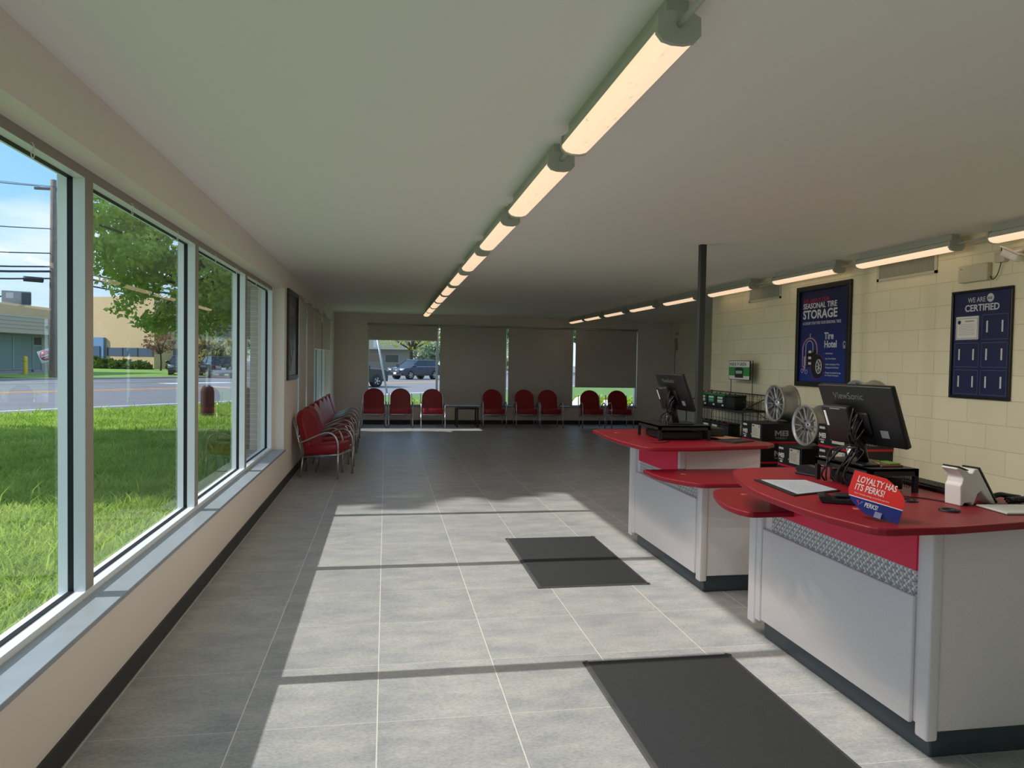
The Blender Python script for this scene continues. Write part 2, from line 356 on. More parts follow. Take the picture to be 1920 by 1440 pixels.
# big windows: each bay its own frame + glass
posts = [-4.65, -2.55, -.43, 1.68, 3.795, 5.81, 7.77, 9.535]
HW = .045
for i in range(7):
    y0 = posts[i] + HW if i else YW0+.03; y1 = posts[i+1]-HW
    b = MB()
    # frame: inner and outer ring with a dark gasket between
    for (xa, xb, t, mi) in ((-1.452, -1.40, .0, 0), (-1.478, -1.452, .004, 1), (-1.52, -1.478, -.012, 0)):
        b.m = mi; r = .035+t
        b.box(xa, xb, y0-2*HW if i else y0, y0+t, ZS+.02, ZH)        # post on the near side
        b.box(xa, xb, y0, y1, ZS+.005, ZS+.05+t); b.box(xa, xb, y0, y1, ZH-.045-t, ZH)
        if i == 6: b.box(xa, xb, y1-t, YW1, ZS+.02, ZH)
    b.m = 2; b.box(-1.40, -1.397, y0-2*HW if i else y0, y0, ZS+.055, ZH); b.box(-1.40, -1.397, y0, y1, ZH-.045, ZH)
    o = b.build('window_%d' % (i+1), [ALU, GASK, mat('taupe_face', (150, 142, 130), .5)]); struct(o)
    MB().box(-1.472, -1.466, y0+.002, y1-.002, ZS+.045, ZH-.045).build('glass', GLASS, o)
    if i >= 3:
        for k in (.27, .73):
            bb = MB(); yy = y0+(y1-y0)*k
            bb.tube([(-1.398, yy, 2.475), (-1.386, yy, 2.47), (-1.38, yy, 2.455), (-1.386, yy, 2.44), (-1.398, yy, 2.437)], .0028, 6)
            bb.tube([(-1.386, yy+.014*math.cos(a), 2.425+.014*math.sin(a)) for a in [k2*PI/5 for k2 in range(10)]], .002, 5, closed=True)
            bb.build('hook', WHITE, o)

# far-left windows
vp = [11.0, 12.0, 13.17, 14.75, 16.15, 17.55]
for i in range(5):
    b = MB()
    for (xa, xb, t, mi) in ((-1.46, -1.40, .0, 0), (-1.478, -1.46, .004, 1), (-1.52, -1.478, -.01, 0)):
        b.m = mi
        b.box(xa, xb, vp[i]-.03*(i > 0), vp[i]+.03+t, ZS, ZH); b.box(xa, xb, vp[i]+.03, vp[i+1]-.03, ZS, ZS+.05+t); b.box(xa, xb, vp[i]+.03, vp[i+1]-.03, ZH-.045-t, ZH)
        if i == 4: b.box(xa, xb, vp[5]-.03, vp[5], ZS, ZH)
    o = b.build('window_%d' % (8+i), [ALU, GASK]); struct(o)
    MB().box(-1.472, -1.466, vp[i]+.03, vp[i+1]-.03, ZS+.045, ZH-.045).build('glass', GLASS, o)
# far windows
wp = [XB0, 1.29, 3.06, 4.84, XB1]
for i in range(4):
    b = MB(); x0, x1 = wp[i], wp[i+1]
    b.box(x0-(.025 if i else 0), x0+.03, YB+.05, YB+.16, ZS, 2.49); b.box(x0, x1, YB+.05, YB+.16, ZS, ZS+.045); b.box(x0, x1, YB+.05, YB+.16, 2.45, 2.49)
    if i == 3: b.box(x1-.035, x1, YB+.05, YB+.16, ZS, 2.49)
    o = b.build('window_%d' % (13+i), ALU); struct(o)
    MB().box(x0+.03, x1-.025, YB+.1, YB+.106, ZS+.04, 2.455).build('glass', GLASS, o)

# roller blinds
def blind(axis, a0, a1, zbot, plane, label, cat='roller blind', group=None, ztop=2.53):
    t = thing('roller_blind', label, cat, ((a0+a1)/2, plane, zbot) if axis == 'x' else (plane, (a0+a1)/2, zbot), 0, group)
    h = (a1-a0)/2; sg = -1 if axis == 'x' else 1
    def bx(m, u0, u1, d0, d1, z0, z1):
        if axis == 'x': m.box(u0, u1, sg*d0, sg*d1, z0-zbot, z1-zbot)
        else: m.box(d0, d1, u0, u1, z0-zbot, z1-zbot)
    c = MB(); r = .022
    if axis == 'x': c.cyl((-h, sg*.035, ztop-zbot-.02), (h, sg*.035, ztop-zbot-.02), r, 14)
    else: c.cyl((.035, -h, ztop-zbot-.02), (.035, h, ztop-zbot-.02), r, 14)
    c.build('roller_tube', STEEL, t)
    m = MB(); bx(m, -h+.012, h-.012, .022, .0235, zbot, ztop-.03); m.build('fabric', BLIND, t)
    m = MB(); bx(m, -h+.01, h-.01, .016, .03, zbot-.012, zbot+.012); m.build('bottom_bar', STEEL, t)
    m = MB(); bx(m, -h-.008, -h, .0, .06, ztop-.05, ztop+.012); m.build('bracket', STEEL, t); m = MB(); bx(m, h, h+.008, .0, .06, ztop-.05, ztop+.012); m.build('bracket', STEEL, t)
G = 'roller blinds on the far wall'
blind('x', -.46, 1.30, 2.125, YB, 'beige roller blind rolled mostly up above the parked cars', group=G)
blind('x', 1.345, 3.07, .50, YB, 'beige roller blind fully lowered, left of the two closed ones on the far wall', group=G)
blind('x', 3.115, 4.85, .50, YB, 'beige roller blind fully lowered, right of the two closed ones on the far wall', group=G)
blind('x', 4.90, 6.60, .99, YB, 'beige roller blind stopping short above the two rightmost red chairs', group=G)
G = 'roller blinds on the left wall'
blind('y', 10.95, 11.9, .52, XL, 'grey lowered roller blind right behind the dark framed poster', group=G)
blind('y', 12.05, 13.17, .52, XL, 'grey lowered roller blind beyond the bright slit on the left wall', group=G)
blind('y', 13.2, 14.75, 1.80, XL, 'grey half raised roller blind above the middle chairs of the left wall', group=G)
blind('y', 14.85, 16.95, 1.80, XL, 'grey half raised roller blind nearest the far left corner', group=G)

# black square support post
t = MB().box(2.93, 2.99, 6.56, 6.62, 0, ZC).build('support_post', DARKPOST, bevel=.004)
tag(t, 'dark square steel support post from floor to ceiling behind the counters', 'post')

# ------------------------------------------------------------ ceiling lights
def diffuser_mat():
    m = bpy.data.materials.new('light_diffuser'); m.use_nodes = True; t = m.node_tree; b = t.nodes['Principled BSDF']
    tcn = N(t, 'ShaderNodeTexCoord'); oi = N(t, 'ShaderNodeObjectInfo')
    ad = N(t, 'ShaderNodeVectorMath', operation='ADD'); t.links.new(tcn.outputs['Object'], ad.inputs[0]); t.links.new(oi.outputs['Location'], ad.inputs[1])
    mpp = N(t, 'ShaderNodeMapping'); mpp.inputs['Scale'].default_value = (3, 1, 1); t.links.new(ad.outputs[0], mpp.inputs[0])
    n = N(t, 'ShaderNodeTexNoise'); n.inputs['Scale'].default_value = 14; n.inputs['Detail'].default_value = 4; t.links.new(mpp.outputs[0], n.inputs['Vector'])
    r = N(t, 'ShaderNodeValToRGB'); t.links.new(n.outputs['Fac'], r.inputs[0])
    r.color_ramp.elements[0].position = .27; r.color_ramp.elements[0].color = lin((190, 160, 128)); r.color_ramp.elements[1].position = .36; r.color_ramp.elements[1].color = lin((250, 214, 178))
    b.inputs['Base Color'].default_value = lin((230, 220, 200)); b.inputs['Roughness'].default_value = .4
    t.links.new(r.outputs[0], b.inputs['Emission Color']); b.inputs['Emission Strength'].default_value = LAMP
    return m
LAMP = 0.62
DIFF = diffuser_mat()
LEN = 1.27
def make_light(label, group, x, y):
    t = thing('ceiling_light', label, 'ceiling light', (x, y, 2.66), 0, group)
    hw = .068
    def prof(s, z0): return [(-hw*s, z0), (-hw*s*.97, -.002), (-hw*s*.72, -.017), (-hw*s*.3, -.025), (hw*s*.3, -.025), (hw*s*.72, -.017), (hw*s*.97, -.002), (hw*s, z0)]
    MB().prism(prof(1, .012), .018, LEN-.018, 'y').build('diffuser', DIFF, t)
    MB().prism([(-hw*1.02, .012), (hw*1.02, .012), (hw*.9, .05), (hw*.55, .062), (hw*.55, .115), (-hw*.55, .115), (-hw*.55, .062), (-hw*.9, .05)], .018, LEN-.018, 'y').build('housing', WFIX, t)
    for (a, b_) in ((-.002, .018), (LEN-.018, LEN+.002)):
        MB().prism([(-hw*1.03, .055), (-hw*1.06, .0), (-hw*.78, -.022), (-hw*.3, -.03), (hw*.3, -.03), (hw*.78, -.022), (hw*1.06, .0), (hw*1.03, .055), (hw*.6, .07), (-hw*.6, .07)], a, b_, 'y').build('end_cap', WFIX, t)
    MB().cyl((.0, -.33, .03), (0, 0, .03), .011, 10).build('conduit', WFIX, t)
    return t
def fill_spots(x, y, watts, tilt):  # unseen spots added below the glowing diffusers to brighten the room
    for k in ((.72, 1.1) if y < 2.3 else (.32, .95)):
        l = bpy.data.lights.new('strip_fill_spot', 'SPOT'); l.energy = watts/2; l.color = (1.0, .90, .80); l.spot_size = math.radians(100 if tilt > 0 else 82 if tilt < 0 else 172); l.spot_blend = .35; l.shadow_soft_size = 0.0
        ob = bpy.data.objects.new('strip_fill_spot', l); COL.objects.link(ob); ob.location = (x, y+k, 2.625); ob.rotation_euler = (0, tilt, 0)
near1 = [2.18, 3.74, 5.33, 6.93, 8.55, 10.1, 11.55, 12.98, 14.38, 15.75]
ordn = ['nearest the viewer', 'second from the viewer', 'third from the viewer', 'fourth from the viewer', 'fifth from the viewer', 'sixth from the viewer', 'seventh from the viewer', 'eighth from the viewer', 'ninth from the viewer', 'farthest from the viewer']
L0 = None
for k, y in enumerate(near1):
    lab = 'stained strip ceiling light, %s in the middle row' % ordn[k]
    if L0 is None: L0 = make_light(lab, 'strip lights in the middle row', .885, y)
    else: dup(L0, (.885+.003*k, y, 2.66), 0, lab)
    fill_spots(.885+.003*k, y, (24, 21, 16, 8, 3.6, 2.6, 2.2, 2.2, 2.2, 2.2)[k], 0)
    fill_spots(.97, y, (30, 32, 30, 24, 11, 3, .6, .5, .5, .5)[k], math.radians(-56))  # extra spots added, aimed right to brighten block wall and counter fronts
near2 = [3.83, 5.48, 7.1, 8.93, 10.7, 12.45, 14.15, 15.75, 17.2]
ordr = ['cut by the right edge of the picture', 'in front of the large vent grille', 'above the storage poster', 'just right of the dark post', 'just left of the dark post', 'second to the left of the dark post', 'third to the left of the dark post', 'fourth to the left of the dark post', 'farthest away']
for k, y in enumerate(near2):
    dup(L0, (4.74, y, 2.66), 0, 'strip ceiling light in the right row, '+ordr[k], 'strip lights in the right row')
    fill_spots(4.73, y, (9, 9, 9, 7, 3, 1.5, 1.2, 1.2, 1.2)[k], math.radians(44))

# ------------------------------------------------------------ vents, boxes, camera on the block wall
def vent(y0, y1, z0, z1, label):
    t = thing('vent_grille', label, 'vent', (XR, (y0+y1)/2, z0))
    h = (y1-y0)/2; H = z1-z0
    MB().box(-.012, 0, -h, h, 0, .025).box(-.012, 0, -h, h, H-.025, H).box(-.012, 0, -h, -h+.03, 0, H).box(-.012, 0, h-.03, h, 0, H).build('frame', mat('vent_frame', (196, 192, 172), .5), t)
    MB().box(-.002, 0, -h+.02, h-.02, .02, H-.02).build('backing', BLACKM, t)
    m = MB(); n = int((2*h-.06)/.016)
    for i in range(n):
        yy = -h+.035+i*(2*h-.07)/(n-1); m.box(-.011, -.003, yy-.0026, yy+.0026, .022, H-.022)
    m.build('louvre', mat('louvre', (196, 198, 184), .45), t)
vent(5.88, 6.70, 2.50, 2.72, 'large louvred air vent grille above and between the two posters')
vent(8.53, 9.35, 2.49, 2.70, 'smaller looking louvred vent grille left of the storage poster')
t = thing('control_box', 'cream plastic box mounted above the certified board', 'electrical box', (XR, 5.43, 2.37))
MB().rbox(-.05, 0, -.155, .155, .0, .145, .008).build('cover', mat('cream_plastic', (205, 198, 172), .5), t)
MB().cyl((-.052, .12, .115), (-.049, .12, .115), .006, 8).build('button', mat('brown_plastic', (150, 130, 90), .5), t)
t = thing('power_adapter', 'small cream plug adapter on the wall with a black cord', 'power adapter', (XR, 5.165, 2.50))
MB().rbox(-.045, 0, -.05, .05, 0, .085, .006).build('body', mat('cream_plastic', (205, 198, 172), .5), t)
MB().tube([(-.025, 0, .085), (-.025, 0, .125)], .004, 6).build('antenna', BLACK, t)
MB().tube(smooth_path([(-.025, 0, 0), (-.025, .01, -.04), (-.03, .03, -.1), (-.03, .07, -.13), (-.02, .105, -.10)]), .004, 6).build('cord', BLACK, t)
t = thing('security_camera', 'white bullet security camera at the right edge of the picture', 'security camera', (XR, 4.97, 2.55))
R1 = Matrix.Translation((-.09, .03, -.02)) @ Euler((.5, 0, .25)).to_matrix().to_4x4()
MB().rbox(-.035, .035, -.07, .07, -.03, .03, .01, M=R1).build('body', WHITE, t)
MB().cyl((0, .072, 0), (0, .06, 0), .024, 14, M=R1).build('lens', BLACK, t)
MB().box(-.04, .04, -.08, .1, .032, .037, M=R1).build('visor', WHITE, t)
MB().cyl((-.09, .0, .0), (0, -.02, .03), .012, 10).cyl((0, -.02, .03), (-.015, -.02, .03), .04, 16).build('bracket', WHITE, t)

# ------------------------------------------------------------ posters on the block wall (right = -Y)
def WM(y, z, off=0.0): return frameM((XR-off, y, z), (0, -1, 0), (0, 0, 1))
def frame_poster(name, label, y0, y1, z0, z1, fw, fd, fmat, pmat, cat='poster'):
    t = thing(name, label, cat, (0, 0, 0)); t.location = (XR, (y0+y1)/2, z0)
    h = (y1-y0)/2; H = z1-z0
    b = MB()
    for (a, b0, c, d) in ((-h, h, 0, fw), (-h, h, H-fw, H)): b.box(-fd, 0, a, b0, c, d)
    b.box(-fd, 0, -h, -h+fw, fw, H-fw).box(-fd, 0, h-fw, h, fw, H-fw)
    b.build('frame', fmat, t, bevel=.006)
    MB().box(-.008, 0, -h+fw*.7, h-fw*.7, fw*.7, H-fw*.7).build('print', pmat, t)
    return t, h, H
FR = mat('black_frame', (20, 20, 21), .35)
def print_grad():
    m = bpy.data.materials.new('blue_poster'); m.use_nodes = True; t = m.node_tree; b = t.nodes['Principled BSDF']
    tcn = N(t, 'ShaderNodeTexCoord'); s = N(t, 'ShaderNodeSeparateXYZ'); t.links.new(tcn.outputs['Object'], s.inputs[0])
    r = N(t, 'ShaderNodeValToRGB'); t.links.new(s.outputs['Z'], r.inputs[0])
    r.color_ramp.elements[0].position = .1; r.color_ramp.elements[0].color = lin((8, 42, 128)); r.color_ramp.elements[1].position = 1.0; r.color_ramp.elements[1].color = lin((20, 24, 66))
    t.links.new(r.outputs[0], b.inputs['Base Color']); b.inputs['Roughness'].default_value = .3; return m
t, h, H = frame_poster('framed_poster', 'black framed blue poster about seasonal tire storage on the block wall', 7.09, 8.13, 1.40, 2.575, .06, .035, FR, print_grad())
def LM(u, v): return frameM((-.009, h-u*2*h, H*(1-v)), (0, -1, 0), (0, 0, 1))
GREYW = mat('grey_print', (205, 208, 214), .6)
MB().text('ASK ABOUT OUR', .062, LM(.11, .165), bold=.004, sx=1.06, depth=.001).build('lettering', REDINK, t)
for (s_, z_, u_2, v_2, b_2, x_2) in (('SEASONAL TIRE', .088, .11, .225, .045, 1.06), ('STORAGE', .139, .11, .325, .06, 1.10), ('A LUXURY STAY FOR YOUR SEASONAL TIRES', .048, .11, .385, 0., .76), ('Tire', .108, .535, .535, .06, .95), ('Hotel', .108, .535, .615, .06, .95)):
    MB().text(s_, z_, LM(u_2, v_2), bold=b_2, sx=x_2, depth=.001).build('lettering', GREYW, t)
for (v, s_) in ((.68, 'Convenience'), (.73, 'Save Time & Space'), (.785, 'Online Scheduling of Tire'), (.815, 'Changeovers & Services'), (.865, 'Climate-Controlled Storage'), (.89, 'for Weather Protection')):
    b = MB().text(s_, .027, LM(.565, v), bold=.004, sx=.95, depth=.001)
    if v not in (.815, .89): b.text('-', .03, LM(.53, v), depth=.001)
    b.build('lettering', GREYW, t)
# hotel luggage cart with stacked tires
def pt(u, v, d=.0105): return (-d, h-u*2*h, H*(1-v))
b = MB()
for (u0, u1, top, bot) in ((.13, .41, .52, .68), (.19, .33, .545, .66)):
    c = (u0+u1)/2; rr = (u1-u0)/2*2*h
    pth = [pt(u0, .80 if u0 < .15 else .80)]+[pt(c-(u1-u0)/2*math.cos(a), top+(rr/H)*(1-math.sin(a))*.9) for a in [k*PI/12 for k in range(13)]]+[pt(u1, bot)]
    b.tube(pth, .0055, 6)
b.tube([pt(.27, .475), pt(.27, .53)], .006, 6); b.tube([pt(.13, .80), pt(.19, .82)], .005, 6); b.tube([pt(.17, .84), pt(.17, .70)], .009, 6)
for u, v in ((.125, .845), (.205, .855)): b.tube([pt(u+.022*math.cos(a), v+.02*math.sin(a)) for a in [k*PI/6 for k in range(12)]], .004, 6, closed=True)
b.build('cart_drawing', mat('pink_grey_ink', (190, 170, 186), .5), t)
b = MB()
for v in (.665, .72, .775): b.add([pt(.215, v-.03), pt(.40, v-.03), pt(.40, v+.03), pt(.215, v+.03)], [(0, 1, 2, 3)][::1])
b.add([pt(.415, .80, .011)]+[pt(.415+.115*math.cos(a), .80+.115*math.sin(a), .011) for a in [k*PI/16 for k in range(33)]], [(0, k+1, k+2) for k in range(32)])
b.build('tire_drawing', mat('black_ink', (12, 12, 14), .5), t)
b = MB().tube([pt(.45+.052*math.cos(a), .80+.068*math.sin(a), .0125) for a in [k*PI/10 for k in range(20)]], .006, 5, closed=True)
for k in range(7):
    a = k*2*PI/7+.5; p0 = Vector(pt(.45, .80, .0125)); p1 = Vector(pt(.45+.05*math.cos(a), .80+.066*math.sin(a), .0125)); b.tube([p0, p1], .005, 5)
for v in (.655, .715, .77): b.box(-.0125, -.0115, h-.30*2*h, h-.245*2*h, H*(1-v)-.014, H*(1-v)+.014)
b.build('wheel_drawing', GREYW, t)
b = MB().tube([pt(.415+.125*math.cos(a), .80+.125*math.sin(a)) for a in [k*PI/16 for k in range(32)]], .0018, 5, closed=True)
b.tube([pt(.115, .86), pt(.115, .60), pt(.15, .53), pt(.27, .50), pt(.39, .53), pt(.425, .60), pt(.43, .67)], .0018, 5)
b.build('outline_drawing', REDINK, t)
b = MB().tube([pt(.895+.022*math.cos(a), .595-.03*math.sin(a)) for a in [k*PI/8 for k in range(9)]], .004, 5)
for v in (.60, .612, .624): b.box(-.012, -.0105, h-.915*2*h, h-.875*2*h, H*(1-v)-.003, H*(1-v)+.003)
b.build('bell_mark', GREYW, t)

t, h, H = frame_poster('framed_notice_board', 'black framed navy certified board with six clear pockets', 5.045, 5.68, 1.385, 2.305, .022, .025, FR, mat('navy_board', (28, 34, 78), .4), 'notice board')
MB().text('WE ARE', .060, LM(.27, .115), bold=.0, sx=.86, depth=.001).build('lettering', GREYW, t)
MB().text('CERTIFIED', .078, LM(.22, .195), bold=.05, sx=1.0, depth=.001).build('lettering', GREYW, t)
b = MB(); n = 20; ps = []
for k in range(2*n):
    r = .037 if k % 2 else .033; a = k*PI/n; ps.append((h-.64*2*h-r*math.cos(a), H*(1-.085)+r*math.sin(a)))
b.prism(ps, -.0095, -.0085, 'x').build('seal', GREYW, t)
MB().text('ASE', .03, LM(.598, .098) @ Matrix.Translation((0, 0, .002)), bold=.02, sx=1.0, depth=.001).build('seal_lettering', NAVY, t)
PK = mat('pocket_edge', (92, 98, 130), .3); STR = mat('tape_strip', (205, 206, 208), .6)
k = 0
for r_ in range(3):
    for c_ in range(2):
        u0 = .065+c_*.455; u1 = u0+.415; v0 = .235+r_*.25; v1 = v0+.225
        pk = MB(); y0 = h-u0*2*h; y1 = h-u1*2*h; z1 = H*(1-v0); z0 = H*(1-v1)
        for (a, b_, c, d) in ((y1, y0, z0, z0+.004), (y1, y0, z1-.004, z1), (y0-.004, y0, z0, z1), (y1, y1+.004, z0, z1)): pk.box(-.011, -.008, a, b_, c, d)
        p = pk.build('pocket', PK, t)
        if r_ == 0 and c_ == 0:
            MB().box(-.0105, -.0085, y1+.012, y0-.008, z0+.006, z1-.006).build('certificate', PAPER, p)
            q = MB(); 
            for (a, b_, c, d) in ((y1+.02, y0-.016, z0+.014, z0+.018), (y1+.02, y0-.016, z1-.024, z1-.02), (y0-.02, y0-.016, z0+.014, z1-.02), (y1+.02, y1+.024, z0+.014, z1-.02)): q.box(-.0118, -.0105, a, b_, c, d)
            for j in range(7): q.box(-.0118, -.0105, y1+.05, y0-.045, z1-.075-j*.014, z1-.073-j*.014)
            q.box(-.0118, -.0105, y1+.06, y0-.11, z1-.05, z1-.042)
            q.build('certificate_text', mat('grey_ink', (120, 126, 150), .6), p)
            MB().cyl((-.0125, y0-.045, z1-.052), (-.0105, y0-.045, z1-.052), .017, 16).build('stamp', NAVY, p)
        else:
            for s2 in (.2, .78):
                yy = y0+(y1-y0)*s2; MB().box(-.0105, -.0085, yy-.008, yy+.008, z0+.06, z0+.155).build('tape_strip', STR, p)
        k += 1

# framed TEAM poster on the left wall (right = +Y)
t = thing('framed_poster', 'dark framed team racing poster hanging on the left wall past the windows', 'poster', (XL, 10.3, 1.345))
b = MB(); h = .53; H = 1.185; fw = .055
b.box(0, .03, -h, h, 0, fw).box(0, .03, -h, h, H-fw, H).box(0, .03, -h, -h+fw, fw, H-fw).box(0, .03, h-fw, h, fw, H-fw); b.build('frame', mat('dark_frame', (52, 50, 50), .4), t, bevel=.004)
def team_mat():
    m = bpy.data.materials.new('racing_print'); m.use_nodes = True; tt = m.node_tree; bb = tt.nodes['Principled BSDF']
    tcn = N(tt, 'ShaderNodeTexCoord'); s = N(tt, 'ShaderNodeSeparateXYZ'); tt.links.new(tcn.outputs['Object'], s.inputs[0])
    r = N(tt, 'ShaderNodeValToRGB'); tt.links.new(s.outputs['Z'], r.inputs[0])
    r.color_ramp.elements[0].position = .12; r.color_ramp.elements[0].color = lin((92, 66, 62)); r.color_ramp.elements[1].position = .55; r.color_ramp.elements[1].color = lin((48, 48, 54))
    tt.links.new(r.outputs[0], bb.inputs['Base Color']); bb.inputs['Roughness'].default_value = .35; return m
MB().box(0, .008, -h+.04, h-.04, .04, H-.04).build('print', team_mat(), t)
MB().text('TEAM', .17, frameM((.009, -.34, .86), (0, 1, 0), (0, 0, 1)), bold=.02, sx=1.25, depth=.001).build('lettering', mat('team_ink', (150, 148, 146), .5), t)
b = MB()
for cyy, czz, r0, r1 in ((-.1, .42, .12, .17), (-.22, .24, .07, .1)):
    for k in range(24):
        a, a2 = k*2*PI/24, (k+1)*2*PI/24
        b.quad((.0095, cyy+r0*math.cos(a), czz+r0*1.2*math.sin(a)), (.0095, cyy+r1*math.cos(a), czz+r1*1.2*math.sin(a)), (.0095, cyy+r1*math.cos(a2), czz+r1*1.2*math.sin(a2)), (.0095, cyy+r0*math.cos(a2), czz+r0*1.2*math.sin(a2)))
b.box(.0085, .0095, -.35, .2, .40, .43).box(.0085, .0095, -.1, .35, .56, .58)
b.build('car_drawing', mat('race_ink', (98, 96, 100), .5), t)

# wire holder on the far side wall
t = thing('wall_wire', 'thin cable hanging from a small bracket in the far right corner', 'cable', (XS, 18.3, 2.3))
MB().tube([(-.03, 0, -.2), (-.035, .01, -.6), (-.03, .0, -1.1), (-.03, .02, -1.6)], .006, 6).build('cord', BLACKM, t)
MB().box(-.04, 0, -.05, .05, -.12, .02).box(-.05, -.03, -.1, .0, -.3, -.12).box(-.03, -.02, -.16, -.02, .1, .16).build('bracket', mat('beige_plastic', (170, 160, 145), .5), t)

# ------------------------------------------------------------ floor mats
def fmat(x0, x1, y0, y1, label):
    t = thing('floor_mat', label, 'floor mat', ((x0+x1)/2, (y0+y1)/2, 0), 0, 'black entrance mats')
    a = (x1-x0)/2; c = (y1-y0)/2
    MB().rbox(-a+.025, a-.025, -c+.025, c-.025, .003, .011, .003).build('pile', MAT_, t)
    e = MB(); 
    e.prism([(-a, .001), (-a+.028, .001), (-a+.028, .009), (-a+.01, .006)], -c, c, 'y'); e.prism([(a, .001), (a-.028, .001), (a-.028, .009), (a-.01, .006)], -c, c, 'y')
    e.prism([(-c, .001), (-c+.028, .001), (-c+.028, .009), (-c+.01, .006)], -a, a, 'x'); e.prism([(c, .001), (c-.028, .001), (c-.028, .009), (c-.01, .006)], -a, a, 'x')
    e.build('rubber_border', MATEDGE, t)
fmat(1.075, 1.935, 2.05, 3.82, 'large black carpet mat in front of the nearer counter')
fmat(1.10, 1.95, 5.115, 6.605, 'black carpet mat in front of the farther counter')

# ------------------------------------------------------------ counters
def diamond_mat():
    m = bpy.data.materials.new('engine_turned_metal'); m.use_nodes = True; t = m.node_tree; b = t.nodes['Principled BSDF']
    tcn = N(t, 'ShaderNodeTexCoord'); s = N(t, 'ShaderNodeSeparateXYZ'); t.links.new(tcn.outputs['Object'], s.inputs[0])
    S = 20.0
    def comb(sg):
        a = N(t, 'ShaderNodeMath', operation='MULTIPLY'); t.links.new(s.outputs['Y'], a.inputs[0]); a.inputs[1].default_value = S
        c = N(t, 'ShaderNodeMath', operation='MULTIPLY'); t.links.new(s.outputs['Z'], c.inputs[0]); c.inputs[1].default_value = S*sg
        d = N(t, 'ShaderNodeMath', operation='ADD'); t.links.new(a.outputs[0], d.inputs[0]); t.links.new(c.outputs[0], d.inputs[1])
        r = N(t, 'ShaderNodeMath', operation='FRACT'); t.links.new(d.outputs[0], r.inputs[0])
        q = N(t, 'ShaderNodeMath', operation='SUBTRACT'); t.links.new(r.outputs[0], q.inputs[0]); q.inputs[1].default_value = .5
        return q.outputs[0]
    p, q = comb(1), comb(-1)
    at = N(t, 'ShaderNodeMath', operation='ARCTAN2'); t.links.new(p, at.inputs[0]); t.links.new(q, at.inputs[1])
    mu = N(t, 'ShaderNodeMath', operation='MULTIPLY'); t.links.new(at.outputs[0], mu.inputs[0]); mu.inputs[1].default_value = 4
    si = N(t, 'ShaderNodeMath', operation='COSINE'); t.links.new(mu.outputs[0], si.inputs[0])
    ap = N(t, 'ShaderNodeMath', operation='ABSOLUTE'); t.links.new(p, ap.inputs[0]); aq = N(t, 'ShaderNodeMath', operation='ABSOLUTE'); t.links.new(q, aq.inputs[0])
    mxx = N(t, 'ShaderNodeMath', operation='MAXIMUM'); t.links.new(ap.outputs[0], mxx.inputs[0]); t.links.new(aq.outputs[0], mxx.inputs[1])
    ed = N(t, 'ShaderNodeMath', operation='GREATER_THAN'); t.links.new(mxx.outputs[0], ed.inputs[0]); ed.inputs[1].default_value = .43
    r = N(t, 'ShaderNodeMapRange'); r.inputs[1].default_value = -1; r.inputs[2].default_value = 1; r.inputs[3].default_value = .35; r.inputs[4].default_value = .62; t.links.new(si.outputs[0], r.inputs[0])
    a2 = N(t, 'ShaderNodeMath', operation='MULTIPLY_ADD'); t.links.new(ed.outputs[0], a2.inputs[0]); a2.inputs[1].default_value = .35; t.links.new(r.outputs[0], a2.inputs[2])
    cb = N(t, 'ShaderNodeCombineXYZ')
    for i in range(3): t.links.new(a2.outputs[0], cb.inputs[i])
    t.links.new(cb.outputs[0], b.inputs['Base Color']); b.inputs['Metallic'].default_value = .35; b.inputs['Roughness'].default_value = .35
    bp = N(t, 'ShaderNodeBump'); bp.inputs['Strength'].default_value = .6; bp.inputs['Distance'].default_value = .004; t.links.new(si.outputs[0], bp.inputs['Height']); t.links.new(bp.outputs[0], b.inputs['Normal'])
    return m
DIAM = diamond_mat()
XC = 2.25
def top_slab(pts, z1, th, name, parent, mats=REDTOP):
    b = MB().prism(pts, z1-th, z1, 'z'); return b.build(name, mats, parent, bevel=.008, bseg=3)
def curve_front(pts, n=6):
    return [(p.x, p.y) for p in smooth_path([(a, c, 0) for a, c in pts], n)]
